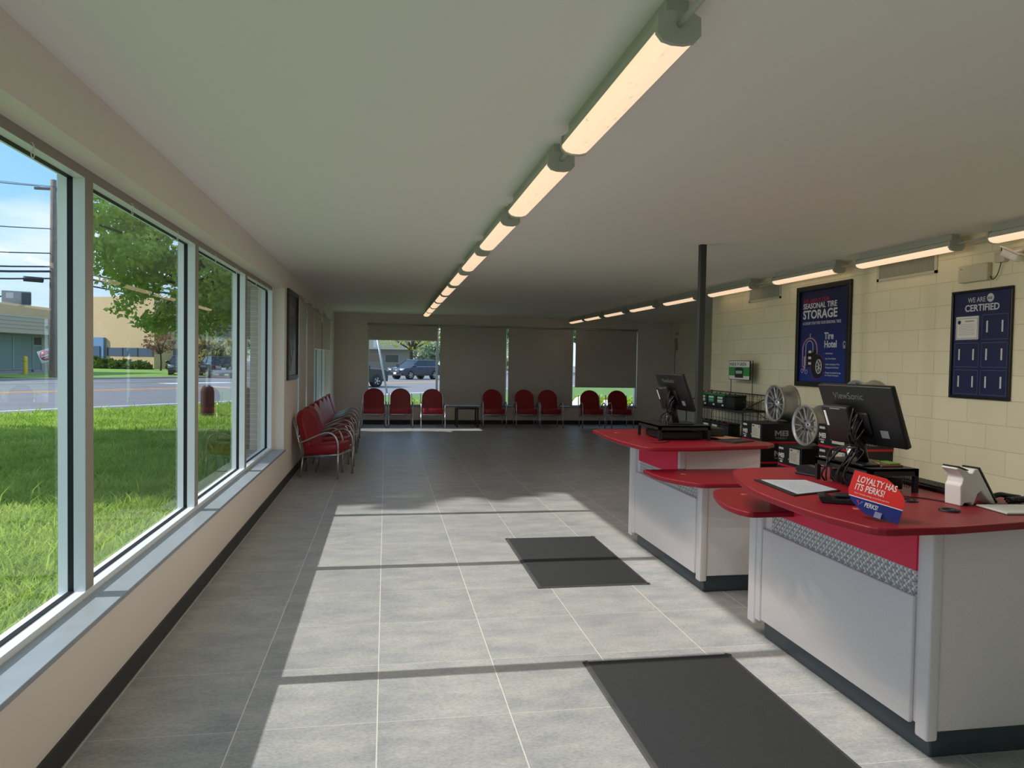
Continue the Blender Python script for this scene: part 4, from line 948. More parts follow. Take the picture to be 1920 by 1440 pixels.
# ------------------------------------------------------------ battery rack
t = thing('wire_rack', 'black wire display rack holding car batteries by the block wall', 'display rack', (4.42, 8.52, 0))
def rod(b, a, c, r=.005): b.tube([a, c], r, 6)
b = MB(); Lr = 1.75; Dr = .40
for y in (0, Lr):
    for x in (0, Dr): rod(b, (x, y, 0), (x, y, 1.26 if x else 1.08), .008)
    rod(b, (0, y, 1.08), (Dr, y, 1.26), .007)
for z in (.20, .64, 1.02):
    pass
b.build('upright', BLACKM, t)
for z in (.25, .66, 1.045):
    s = MB()
    for x in (0, Dr): rod(s, (x, 0, z), (x, Lr, z), .006)
    for i in range(int(Lr/.05)+1): rod(s, (0, i*.05, z), (Dr, i*.05, z), .0028)
    s.box(-.005, .0, 0, Lr, z-.018, z+.012)
    s.build('shelf', BLACKM, t)
s = MB()
for i in range(21): rod(s, (Dr, i*.1, .2), (Dr, i*.1, 1.25), .003)
for i in range(12): rod(s, (Dr, 0, .2+i*.095), (Dr, Lr, .2+i*.095), .003)
rod(s, (Dr, 0, 1.25), (Dr, Lr, 1.25), .007); rod(s, (Dr*.5, .0, .66), (Dr, .35, 1.2), .004); rod(s, (0, 0, 1.18), (Dr, .0, .9), .004)
for i in range(5): rod(s, (i*Dr/4, 0, .66), (i*Dr/4, 0, 1.05), .003)
s.build('wire_back', BLACKM, t)
s = MB(); rod(s, (Dr-.03, .48, 1.05), (Dr-.03, .48, 1.70), .005); rod(s, (Dr-.03, 1.09, 1.05), (Dr-.03, 1.09, 1.70), .005); s.build('sign_support', BLACKM, t)
t = thing('header_sign', 'green and white battery sign on wires above the rack', 'sign', (4.76, 9.31, 1.435))
MB().box(-.006, .006, -.30, .30, 0, .262).build('board', FR, t)
b = MB(); b.box(-.008, -.006, -.285, .285, .055, .175); b.build('green_field', mat('sign_green', (40, 150, 66), .4), t)
MB().box(-.008, -.006, -.285, .285, .008, .055).box(-.008, -.006, -.285, .285, .175, .255).build('white_field', WHITEP, t)
MB().text('INSIDE', .062, frameM((-.0085, .272, .192), (0, -1, 0), (0, 0, 1)), bold=.012, sx=1.05, depth=.001).text('GREEN', .062, frameM((-.0085, -.005, .192), (0, -1, 0), (0, 0, 1)), bold=.012, sx=1.0, depth=.001).build('lettering', mat('sign_black', (24, 34, 26), .5), t)
MB().box(-.0085, -.0078, .022, .048, .2, .24).build('plus_mark', mat('sign_green', (40, 150, 66), .4), t)
MB().box(-.0095, -.008, -.12, .12, .03, .155).box(-.0095, -.008, -.09, .08, .155, .168).build('battery_picture', mat('dark_picture', (38, 34, 38), .5), t)
MB().box(-.0105, -.0095, -.09, .09, .085, .125).build('battery_label', mat('pale_label', (170, 200, 176), .5), t)
BG = mat('battery_green', (28, 120, 60), .4); BK = mat('battery_case', (16, 18, 19), .4)
def blabel(name, c1, c2):
    m = bpy.data.materials.new(name); m.use_nodes = True; tt = m.node_tree; bb = tt.nodes['Principled BSDF']
    tcn = N(tt, 'ShaderNodeTexCoord'); s = N(tt, 'ShaderNodeSeparateXYZ'); tt.links.new(tcn.outputs['Object'], s.inputs[0])
    mm = N(tt, 'ShaderNodeMath', operation='MULTIPLY'); mm.inputs[1].default_value = 5.2; tt.links.new(s.outputs['Z'], mm.inputs[0])
    r = N(tt, 'ShaderNodeValToRGB'); r.color_ramp.interpolation = 'CONSTANT'; tt.links.new(mm.outputs[0], r.inputs[0])
    r.color_ramp.elements[0].position = 0; r.color_ramp.elements[0].color = lin(c1); r.color_ramp.elements[1].position = .5; r.color_ramp.elements[1].color = lin(c2)
    e = r.color_ramp.elements.new(.68); e.color = lin((210, 228, 214)); e = r.color_ramp.elements.new(.6); e.color = lin((40, 120, 90))
    tt.links.new(r.outputs[0], bb.inputs['Base Color']); return m
BL1 = blabel('battery_label_a', (150, 200, 160), (210, 228, 214)); BL2 = blabel('battery_label_b', (210, 170, 40), (70, 190, 120)); BL3 = blabel('battery_label_c', (40, 150, 120), (90, 200, 150))
def battery(label, y, z, top, lb, rd=True):
    t = thing('car_battery', label, 'car battery', (4.44, y, z), 0, 'car batteries on the wire rack')
    MB().rbox(0, .175, 0, .25, 0, .165, .006).build('case', BK, t)
    MB().rbox(-.003, .178, -.003, .253, .165, .195, .006).build('lid', top, t)
    for (yy, m_) in ((.05, mat('terminal_red', (190, 30, 30), .4) if rd else BLACK), (.20, BLACK)):
        MB().cyl((.04, yy, .195), (.04, yy, .212), .012, 12).build('terminal', m_, t)
    if lb:
        MB().box(-.002, 0, .05, .20, .075, .155).build('label', lb, t); MB().box(-.0025, 0, .02, .07, .035, .055).build('sticker', WHITEP, t)
bl = [('black battery with black lid, nearest the viewer on the upper shelf', .70, 1.05, BK, None, False), ('green-lidded battery with pale label, second on the upper shelf', .97, 1.05, BG, BL1, True), ('green-lidded battery with blue-green label, third on the upper shelf', 1.24, 1.05, BG, BL3, True), ('green-lidded battery with pale label, last on the upper shelf beside the post', 1.51, 1.05, BG, BL1, True),
      ('black battery with red cap, nearest the viewer on the lower shelf', .85, .665, BK, None, True), ('black battery with yellow-green label on the lower shelf', 1.12, .665, BK, BL2, False), ('black battery with green label on the lower shelf', 1.39, .665, BK, BL3, False), ('green-lidded battery last on the lower shelf', 1.66, .665, BG, BL3, True)]
for (lb, dy, z, tp, l_, rd) in bl: battery(lb, 8.2+dy-.08, z, tp, l_, rd)


# ============================================================ outside
ED = Vector((.66, .7513, 0)).normalized(); EN = Vector((-ED.y, ED.x, 0)); E0 = Vector((-10.65, 22.6, 0))
def RD(a, n, z=0.0): p = E0+ED*a+EN*n; return Vector((p.x, p.y, z))
ASPH = mat('asphalt', (128, 128, 132), .9, noise=(.6, .08)); SOIL = mat('lawn_soil', (100, 134, 62), .95, noise=(2, .2)); PARK = mat('parking_asphalt', (138, 136, 136), .9, noise=(.4, .07))
YEL = mat('road_yellow', (226, 160, 62), .7); RWH = mat('road_white', (232, 232, 228), .7); KERB = mat('kerb_stone', (168, 164, 156), .85, noise=(3, .1)); FARG = mat('far_lawn', (128, 164, 66), .95, noise=(1.5, .15))
def flat(name, pts, z0, z1, m, label=None, cat=None, kind=None, group=None):
    o = MB().prism([(p[0], p[1]) for p in pts], z0, z1, 'z').build(name, m); return tag(o, label, cat, group, kind)
o = MB().box(-260, 260, -60, 330, -.32, -.215).build('ground', PARK); struct(o)
flat('ground', [RD(-70, -1.0), (XO, -20), (XO, YB+.3), (40, YB+.3), RD(90, -1.0)], -.21, -.02, SOIL, kind='structure')
flat('ground', [RD(-90, -1.0), RD(160, -1.0), RD(160, 26), RD(-90, 26)], -.2, -.012, ASPH, kind='structure')
def stripe(a0, a1, n0, n1, m, name, label, cat='road marking', group='road markings'):
    flat(name, [RD(a0, n0), RD(a1, n0), RD(a1, n1), RD(a0, n1)], -.012, -.006, m, label, cat, group=group)
stripe(-60, 140, .0, .22, RWH, 'edge_line', 'white edge line along the near side of the road')
stripe(-60, 140, 10.3, 10.62, YEL, 'centre_line', 'nearer stripe of the yellow double centre line')
stripe(-60, 140, 11.0, 11.32, YEL, 'centre_line', 'farther stripe of the yellow double centre line')
for k, a in enumerate((16, 27, 56)):
    stripe(a, a+4.5, 16.2, 17.6, RWH, 'lane_arrow', ['white lane arrow mark nearest the left window', 'white lane arrow mark right of the first', 'white lane mark beyond the far window'][k])
stripe(-30, 8, 20.4, 20.55, RWH, 'lane_line', 'thin white lane line on the far side of the road')
stripe(-40, 8, 22.6, 22.8, RWH, 'lane_line', 'thin white outer lane line on the far side of the road')
o = flat('kerb', [RD(-60, 26), RD(120, 26), RD(120, 26.35), RD(-60, 26.35)], -.05, .10, KERB, kind='structure')
flat('verge', [RD(-40, 26.4), RD(9, 26.4), RD(9, 28.0), RD(-40, 28.0)], -.05, .08, FARG, kind='structure')
flat('verge', [RD(13, 26.4), RD(60, 26.4), RD(60, 36), (-22, 91), (-34, 93), RD(13, 36)], -.05, .10, FARG, kind='structure')

# grass on the near lawn
def grass_field():
    n = 150000
    Y = 1.2+27*rng.random(n)**1.35; lo = -.62*Y-1.2; X = lo+(-1.72-lo)*rng.random(n)
    # keep short of the road edge
    rel = np.stack([X-E0.x, Y-E0.y], 1); dn = rel @ np.array([EN.x, EN.y]); keep = dn < -1.7
    X, Y, dn = X[keep], Y[keep], dn[keep]; n = len(X)
    edge = np.clip(1-(-dn-.6)/2.0, 0, 1)
    patch = .5+.5*np.sin(X*2.3+1.7*np.sin(Y*1.1))*np.sin(Y*1.9+X)
    H = (.06+.06*rng.random(n)+.05*patch*rng.random(n))*(1+.5*edge*rng.random(n)); H *= np.where(rng.random(n) > .985, 2.2, 1)
    Wd = (.0035+.0042*rng.random(n))*(1+Y/11); a = rng.random(n)*2*PI; ln = H*(.25+.75*rng.random(n)); b = rng.random(n)*2*PI
    dx, dy = np.cos(a)*Wd, np.sin(a)*Wd; lx, ly = np.cos(b)*ln, np.sin(b)*ln; z0 = np.full(n, -.03)
    v = np.stack([np.stack([X-dx, Y-dy, z0], 1), np.stack([X+dx, Y+dy, z0], 1), np.stack([X+lx*.35+dx*.7, Y+ly*.35+dy*.7, H*.6], 1), np.stack([X+lx*.35-dx*.7, Y+ly*.35-dy*.7, H*.6], 1), np.stack([X+lx, Y+ly, H*.95], 1)], 1).reshape(-1, 3)
    me = bpy.data.meshes.new('grass'); base = np.arange(n)*5
    loops = np.stack([base, base+1, base+2, base+3, base+3, base+2, base+4], 1).reshape(-1)
    me.vertices.add(n*5); me.vertices.foreach_set('co', v.reshape(-1)); me.loops.add(n*7); me.loops.foreach_set('vertex_index', loops)
    me.polygons.add(n*2); st = np.stack([np.arange(n)*7, np.arange(n)*7+4], 1).reshape(-1); me.polygons.foreach_set('loop_start', st); me.polygons.foreach_set('loop_total', np.tile([4, 3], n))
    me.update(calc_edges=True); me.validate(); me.materials.append(leaf_mat('grass_blade', (140, 176, 70), (196, 216, 110), .5, .9))
    o = bpy.data.objects.new('grass', me); COL.objects.link(o); tag(o, 'long green grass of the lawn between the windows and the road', 'grass', kind='stuff')
grass_field()

# trees
BARK = mat('bark', (62, 54, 46), .9, noise=(6, .25))
def foliage_mesh(name, centers, per, rad, size, m, parent, flat_=.6):
    n = len(centers)*per; c = np.repeat(np.array(centers), per, 0); d = rng.normal(size=(n, 3)); d /= np.linalg.norm(d, axis=1)[:, None]
    p = c+d*(rad*rng.random(n)[:, None]**.5)*np.array([1, 1, flat_])
    a = rng.normal(size=(n, 3)); a /= np.linalg.norm(a, axis=1)[:, None]; b = np.cross(a, rng.normal(size=(n, 3))); b /= np.linalg.norm(b, axis=1)[:, None]
    s = (size*(.6+.8*rng.random(n)))[:, None]
    v = np.stack([p-a*s, p-b*s*.55+a*s*.1, p+a*s, p+b*s*.55+a*s*.1], 1).reshape(-1, 3)
    me = bpy.data.meshes.new(name); me.vertices.add(n*4); me.vertices.foreach_set('co', v.reshape(-1)); me.loops.add(n*4); me.loops.foreach_set('vertex_index', np.arange(n*4))
    me.polygons.add(n); me.polygons.foreach_set('loop_start', np.arange(n)*4); me.polygons.foreach_set('loop_total', np.full(n, 4)); me.update(calc_edges=True); me.materials.append(m)
    o = bpy.data.objects.new(name, me); COL.objects.link(o); o.parent = parent; return o
def tree(label, base, fork_z, cc, cr, nclu, per, crad, lsize, m, trunk_r=.13, nb=14, lean=(0, 0), cat='tree', group=None, shell=.35, zmin=None):
    t = thing('tree', label, cat, base, 0, group); bz = Vector(cc)-Vector(base)
    b = MB(); f = Vector((lean[0], lean[1], fork_z)); b.tube(smooth_path([(0, 0, -.1), f*.5+Vector((.05, 0, 0)), f], 4), [trunk_r*(1.2-.4*i/8) for i in range(9)], 8)
    cen = []
    for i in range(nclu):
        d = rng.normal(size=3); d /= np.linalg.norm(d); r = (shell+(1-shell)*rng.random()**.6)*(1+.18*math.sin(3*d[0]+5*d[1])*math.cos(4*d[2]))
        q = np.array(bz)+d*r*np.array(cr)
        if zmin is not None and q[2] < zmin: q[2] = zmin+.3*rng.random()
        cen.append(q)
    for i in range(nb):
        e = Vector(cen[i*len(cen)//nb]); mid = f.lerp(e, .5)+Vector((0, 0, .12*(e-f).length*(1 if i % 2 else -.3)))
        b.tube(smooth_path([f, mid, e], 4), [trunk_r*.55*(1-.85*k/8) for k in range(9)], 6)
    b.build('trunk', BARK, t); foliage_mesh('foliage', cen, per, crad, lsize, m, t); return t
LF = leaf_mat('maple_leaf', (122, 166, 70), (226, 240, 122), .66, 3.0); LFD = leaf_mat('dark_leaf', (52, 84, 34), (104, 134, 50), .45, 2.0)
LFY = leaf_mat('spring_leaf', (150, 160, 60), (214, 206, 110), .5, 2.0); LFR = leaf_mat('red_leaf', (120, 78, 66), (168, 130, 108), .4, 2.0)
tree('leafy green maple tree on the lawn outside the left windows', (-3.72, 14.9, 0), 2.9, (-3.55, 14.7, 3.75), (1.85, 2.0, 1.75), 330, 95, .32, .052, LF, .11, 30, (0, .0), zmin=2.0)
tree('tall shade tree outside, left of the picture, nearer one', (-15.5, 10.9, 0), 4, (-15.6, 10.9, 8.0), (2.8, 2.5, 6.6), 330, 26, .8, .30, LFD, .25, 10, group=None)
tree('tall shade tree outside, left of the picture, farther one', (-15.5, 14.3, 0), 4, (-15.6, 14.2, 8.0), (2.8, 2.45, 6.6), 330, 26, .8, .30, LFD, .25, 10, group=None)

# brown rounded-top upright shape in the lawn
t = tag(MB().lathe([(.17, -.05), (.175, .3), (.172, .7), (.15, .8), (.09, .86), (0, .875)], seg=18).build('bollard', mat('brown_upright', (74, 52, 44), .85, noise=(12, .2))), 'brown rounded-top upright shape in the grass beside the road', 'bollard'); t.location = (-4.66, 20.5, 0)

# utility pole and wires
t = thing('utility_pole', 'tall grey wooden utility pole across the road', 'utility pole', (-21.0, 51.3, 0))
MB().tube([(0, 0, -.1), (0, 0, 12.7)], [.30, .17], 14).build('pole', mat('pole_wood', (122, 112, 104), .9, noise=(4, .2)), t)
MB().box(-1.1, 1.1, -.07, .07, 12.05, 12.2).build('crossarm', mat('arm_wood', (110, 104, 98), .9), t)
MB().cyl((-.55, -.2, 6.3), (-1.35, -.9, 6.3), .17, 12).build('transformer_case', mat('dark_box', (54, 58, 64), .6), t)
zs = [(12.25, -.9, .014), (12.25, -.2, .014), (12.25, .9, .014), (9.6, 0, .03), (8.05, 0, .035), (7.2, 0, .05), (6.9, 0, .07), (6.45, .0, .05)]
for k, (z, ox, r) in enumerate(zs):
    pth = []
    for i in range(25):
        u = -1+2*i/24; a = u*30; sag = 1.3*(1-abs(((u*2) % 2)-1)) if False else .9*(1-(2*abs(u)-1)**2)
        p = Vector((-21.0+ox, 51.3, z))+ED*a; p.z -= sag; pth.append(p)
    o = MB().tube(pth, r, 5).build('overhead_wire', mat('wire', (44, 50, 62), .6))
    tag(o, ['thin overhead wire on the crossarm, left insulator', 'thin overhead wire on the crossarm, middle', 'thin overhead wire on the crossarm, right insulator', 'single overhead wire well below the crossarm', 'overhead cable second below the crossarm', 'upper of the three thick low overhead cables', 'thickest overhead cable, middle of the low ones', 'lowest overhead cable on the utility pole'][k], 'overhead wire', 'overhead wires')

# tilted DO NOT ENTER sign
t = thing('road_sign', 'tilted white and red DO NOT ENTER sign leaning by the pole', 'road sign', (-21.9, 52.4, 0))
SG = frameM((.0, -.1, 1.5), (.99, .12, 0), (0, 0, 1))
MB().rbox(-.40, .40, -.40, .40, -.01, .01, .008, M=SG @ Matrix.Rotation(.35, 4, 'Z')).build('plate', mat('sign_white', (222, 220, 222), .5), t)
SG2 = SG @ Matrix.Rotation(.35, 4, 'Z')
MB().cyl(SG2 @ Vector((0, 0, .010)), SG2 @ Vector((0, 0, .016)), .33, 28).build('red_disc', mat('faded_red', (168, 60, 84), .5), t)
MB().box(-.28, .28, -.045, .045, .016, .02, M=SG2).text('DO NOT', .13, SG2 @ Matrix.Translation((0, .10, .018)), bold=.02, depth=.002, align='CENTER').text('ENTER', .13, SG2 @ Matrix.Translation((0, -.20, .018)), bold=.02, depth=.002, align='CENTER').build('lettering', mat('sign_white', (222, 220, 222), .5), t)
MB().tube([(.15, .05, 0), (0, 0, 1.2), (.35, .05, 2.2)], .035, 8).build('post', mat('steel_post', (130, 132, 130), .6), t)
MB().tube([(.22, .05, 1.75), (.5, .05, 2.75)], .07, 8).build('yellow_sleeve', YEL, t)
t = thing('bollard', 'yellow steel bollard in front of the shop across the road', 'bollard', (-26.2, 59.3, .0)); 
MB().lathe([(.14, 0), (.14, 1.3), (.1, 1.4), (0, 1.43)], seg=16).build('post', mat('bollard_yellow', (232, 198, 62), .5), t); MB().lathe([(.145, 1.0), (.145, 1.06)], seg=16).build('band', mat('bollard_band', (200, 160, 40), .5), t)

# shop with canopy
BEI = mat('beige_stucco', (206, 180, 138), .85, noise=(.8, .03)); CAN = mat('canopy_grey', (186, 176, 160), .8); TEAL = mat('teal_glass', (122, 144, 144), .2); FRM = mat('pale_frame', (150, 160, 164), .5); DKW = mat('dark_window', (52, 60, 66), .15)
t = thing('shop_building', 'low beige shop with a deep grey canopy across the road', 'building', (-28.4, 61.0, 0), math.radians(-8))
MB().box(-14, 0, -14, 8, 0, 3.4).build('wall', mat('shop_wall', (168, 166, 160), .85), t)
MB().box(-16, -1.2, -14, 8, 3.4, 5.55).build('parapet', BEI, t)
c = MB().box(-1.2, 1.7, -14, 8, 3.12, 4.35).build('canopy', CAN, t)
b = MB()
for k in range(3): b.box(1.69, 1.715, -14, 8, 3.45+k*.28, 3.465+k*.28)
b.build('canopy_seam', mat('seam_dark', (104, 104, 100), .8), c)
MB().box(1.6, 1.74, -14, 8, 4.33, 4.42).build('canopy_trim', mat('pale_trim', (190, 190, 184), .7), c)
yy = -8.0
for k, (wd, kind) in enumerate(((2.0, 0), (1.1, 1), (2.4, 2), (1.2, 3), (2.2, 2), (2.4, 2), (1.2, 3))):
    if kind in (0, 2):
        f = MB().box(.02, .10, yy, yy+wd, .35, .42).box(.02, .10, yy, yy+.07, .35, 3.0).box(.02, .10, yy+wd-.07, yy+wd, .35, 3.0).box(.02, .10, yy, yy+wd, 2.93, 3.0).build('window', FRM, t)
        MB().box(.02, .06, yy+.07, yy+wd-.07, .42, 2.93).build('pane', TEAL if kind == 2 else DKW, f)
    elif kind == 3:
        f = MB().box(.02, .12, yy, yy+.09, .1, 3.0).box(.02, .12, yy+wd-.09, yy+wd, .1, 3.0).box(.02, .12, yy, yy+wd, 2.2, 2.32).box(.02, .12, yy, yy+wd, 2.93, 3.0).box(.02, .12, yy, yy+wd, .1, .3).build('door', FRM, t)
        MB().box(.03, .07, yy+.09, yy+wd-.09, .3, 2.2).build('pane', TEAL, f); MB().box(.03, .07, yy+.09, yy+wd-.09, 2.32, 2.93).build('transom', DKW, f)
    else:
        f = MB()
        for j in range(4): f.box(.0, .16, yy+j*.27, yy+j*.27+.18, .1, 3.1)
        f.build('pilaster', mat('pilaster', (176, 176, 172), .8), t)
    yy += wd
MB().box(0, 2.2, -14, 8, 0, .16).build('walkway', KERB, t)
t = thing('rooftop_unit', 'grey rooftop air conditioning unit on the beige shop', 'air conditioner', (-30.1, 66.6, 5.55), math.radians(25))
MB().rbox(-1.0, 1.0, -.8, .8, 0, 1.15, .03).build('cabinet', mat('ac_grey', (150, 156, 160), .5), t); MB().box(.35, 1.02, -.83, -.78, .1, 1.05).build('panel', mat('ac_dark', (70, 78, 88), .5), t)
MB().prism([(-1.0, .75), (-1.0, .7), (-1.9, .2), (-1.9, .28)], -.6, .6, 'y').build('hood', mat('ac_dark', (70, 78, 88), .5), t)
MB().box(-.7, -.2, -.82, -.79, .55, 1.0).build('louvre_panel', mat('ac_pale', (196, 200, 204), .5), t)

# beige building with ribbon windows
t = thing('office_building', 'large beige building with a blue-grey ribbon window across the road', 'building', (-25.7, 88.0, 0))
def seg(x0, y0, x1, y1, depth=.0): pass
A = Vector((-36.0, 93.5, 0)); B = Vector((-25.7, 88.0, 0)); ORG = B.copy()
def wallbox(b, P, Q, z0, z1, th, out=0.0):
    d = (Q-P).normalized(); n = Vector((d.y, -d.x, 0)); p = P-ORG+n*out; q = Q-ORG+n*out; r = q-n*th; s2 = p-n*th
    b.prism([(p.x, p.y), (q.x, q.y), (r.x, r.y), (s2.x, s2.y)], z0, z1, 'z')
b = MB(); wallbox(b, A, B, 0, 8.3, 10); b.build('front_wall', BEI, t)
C = Vector((-21.3, 91.8, 0)); b = MB(); wallbox(b, B+Vector((0, 2, 0)), C, 0, 7.9, 9); b.build('side_wall', mat('beige_plain', (186, 176, 156), .85), t)
RIB = mat('ribbon_glass', (72, 92, 112), .2)
P1_, P2_ = A.lerp(B, .42), A.lerp(B, .995); b = MB(); wallbox(b, P1_, P2_, 1.5, 2.45, .1, .05); f = b.build('window', RIB, t)
b = MB()
for k in range(4): q = P1_.lerp(P2_, k/3*.98); wallbox(b, q, q+(P2_-P1_).normalized()*.12, 1.5, 2.45, .1, .1)
b.build('mullion', mat('navy_mullion', (44, 56, 74), .5), f)
P1_, P2_ = (B+Vector((0, 2, 0))).lerp(C, .02), (B+Vector((0, 2, 0))).lerp(C, .98); b = MB(); wallbox(b, P1_, P2_, 1.5, 2.45, .1, .05); b.build('window', RIB, t)
b = MB(); wallbox(b, A, A.lerp(B, .40), 0, 3.6, .3, .35); f = b.build('blue_entrance', mat('blue_panel', (98, 138, 176), .5), t)
b = MB(); wallbox(b, A.lerp(B, .27), A.lerp(B, .36), .0, 2.6, .1, .45); b.build('door', mat('dark_blue_door', (52, 82, 108), .5), f)
tree('small tree with sparse reddish leaves in the far lawn', (-22.6, 79.5, .1), 1.7, (-22.6, 79.5, 3.0), (1.7, 1.7, 1.2), 60, 24, .35, .09, LFR, .09, 22)
def bush(label, x, y, r, h, m, cat='bush', group=None, n=60, ls=.16):
    t = thing('bush', label, cat, (x, y, 0), 0, group)
    cen = []
    for i in range(n):
        a = rng.random()*2*PI; rr = r*rng.random()**.5; z = h*(.25+.7*rng.random()*math.sqrt(max(0, 1-(rr/r)**2))); cen.append((rr*math.cos(a), rr*math.sin(a), z))
    foliage_mesh('foliage', cen, 22, .3*r**.5, ls, m, t, 1.0)
    b = MB()
    for i in range(5): b.tube([(0, 0, 0), cen[i]], .03, 5)
    b.build('stem', BARK, t); return t
bush('round green bush right of the small reddish tree', -21.0, 80.0, 1.0, 1.5, LFD)
for k in range(4): bush('low dark hedge shrub by the blue entrance, %s' % ['leftmost', 'second from the left', 'third from the left', 'rightmost'][k], -32.2+1.9*k, 88.0-1.0*k, 1.3, 1.4-.15*k, LFD, 'shrub', 'hedge shrubs')
# reeds and trees beyond the parked cars
LRE = leaf_mat('reed', (150, 140, 92), (206, 190, 134), .4, .6)
for k in range(7):
    bush('tall tan reeds behind the parked cars, %s' % ['leftmost clump', 'second clump', 'third clump', 'fourth clump', 'fifth clump', 'sixth clump', 'rightmost clump'][k], -19.6+1.9*k, 86+.3*k, 1.5, 3.7, LRE, 'reeds', 'tan reeds', 90, .28)
for k, (x, y, r, h) in enumerate(((-24, 108, 7, 11), (-14, 112, 7, 10), (-4.5, 136, 6, 7), (9, 137, 8, 6.5), (22, 120, 8, 9), (34, 105, 8, 10), (18, 95, 5, 4.5))):
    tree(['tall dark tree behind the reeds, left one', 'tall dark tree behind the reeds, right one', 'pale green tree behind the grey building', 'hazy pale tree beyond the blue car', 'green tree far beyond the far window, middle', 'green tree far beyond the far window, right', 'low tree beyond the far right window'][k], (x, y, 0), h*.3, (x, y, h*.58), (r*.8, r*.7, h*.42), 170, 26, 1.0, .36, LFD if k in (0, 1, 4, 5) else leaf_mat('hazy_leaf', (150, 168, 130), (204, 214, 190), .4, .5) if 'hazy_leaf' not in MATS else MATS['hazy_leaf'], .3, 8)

# grey building and spring tree behind the far window
t = thing('grey_building', 'low grey building with dark windows seen through the far window', 'building', (-4, 104, 0), math.radians(-3))
MB().box(-26, 7.3, 0, 14, 0, 5.0).build('wall', mat('grey_stucco', (132, 130, 122), .85), t)
MB().box(-26, 7.7, -1.2, 14, 3.0, 6.2).build('fascia', mat('pale_fascia', (176, 174, 156), .8), t)
for k in range(6):
    f = MB().box(-7.4+k*2.25, -5.4+k*2.25, -.06, .0, 1.1, 2.35).build('window', mat('window_frame_pale', (150, 148, 140), .6), t)
    MB().box(-7.3+k*2.25, -5.5+k*2.25, -.08, -.05, 1.2, 2.25).build('pane', DKW if k in (0, 5) else mat('poster_window', (128, 104, 92), .4), f)
tree('spring tree with yellow-green leaves behind the parked blue car', (2.75, 82, 0), 2.7, (3.2, 82, 4.9), (5.2, 4.0, 2.3), 150, 18, .55, .12, LFY, .22, 11, zmin=2.6)
# leaning white pole outside the far window
t = thing('leaning_post', 'leaning pale steel post outside the far window', 'post', (.06, 36, 0))
MB().tube([(0.02, 0, -.05), (-.58, 0, 3.2)], .07, 4).build('post', mat('galvanised', (168, 176, 182), .45, .3), t); MB().box(-.66, -.5, -.06, .0, 2.2, 2.9).build('guard', mat('guard_white', (214, 216, 218), .5), t)
# pale rocks and grass under the raised right blind
for k, (x, y, s_) in enumerate(((6.25, 22.4, .42), (7.25, 22.8, .34), (7.9, 22.2, .28), (6.8, 21.6, .22))):
    bm = bmesh.new(); bmesh.ops.create_icosphere(bm, subdivisions=3, radius=s_)
    for v in bm.verts:
        f = 1+.18*math.sin(9*v.co.x/s_+k)*math.cos(7*v.co.y/s_)+.08*math.sin(19*v.co.z/s_); v.co *= f; v.co.z *= .8
    o = MB().frombm(bm, True).build('boulder', mat('pale_rock', (206, 206, 200), .8, noise=(5, .15), bump=(8, .5)), loc=(x, y, s_*.6)); tag(o, ['large pale boulder outside the right far window, left one', 'pale boulder outside the right far window, middle one', 'pale boulder outside the right far window, rightmost', 'smallest pale boulder in front of the others'][k], 'boulder', 'pale boulders')
for k in range(5): bush('sunlit grass clump outside the far windows, %s' % ['leftmost', 'second from left', 'third from left', 'fourth from left', 'rightmost'][k], [.9, 1.5, 7.3, 8.1, 8.9][k], [23.5, 23.8, 26.5, 26.2, 25.5][k], .45, .32, leaf_mat('bright_grass', (150, 176, 50), (196, 214, 90), .5, 2) if 'bright_grass' not in MATS else MATS['bright_grass'], 'grass clump', 'grass clumps', 26, .06)

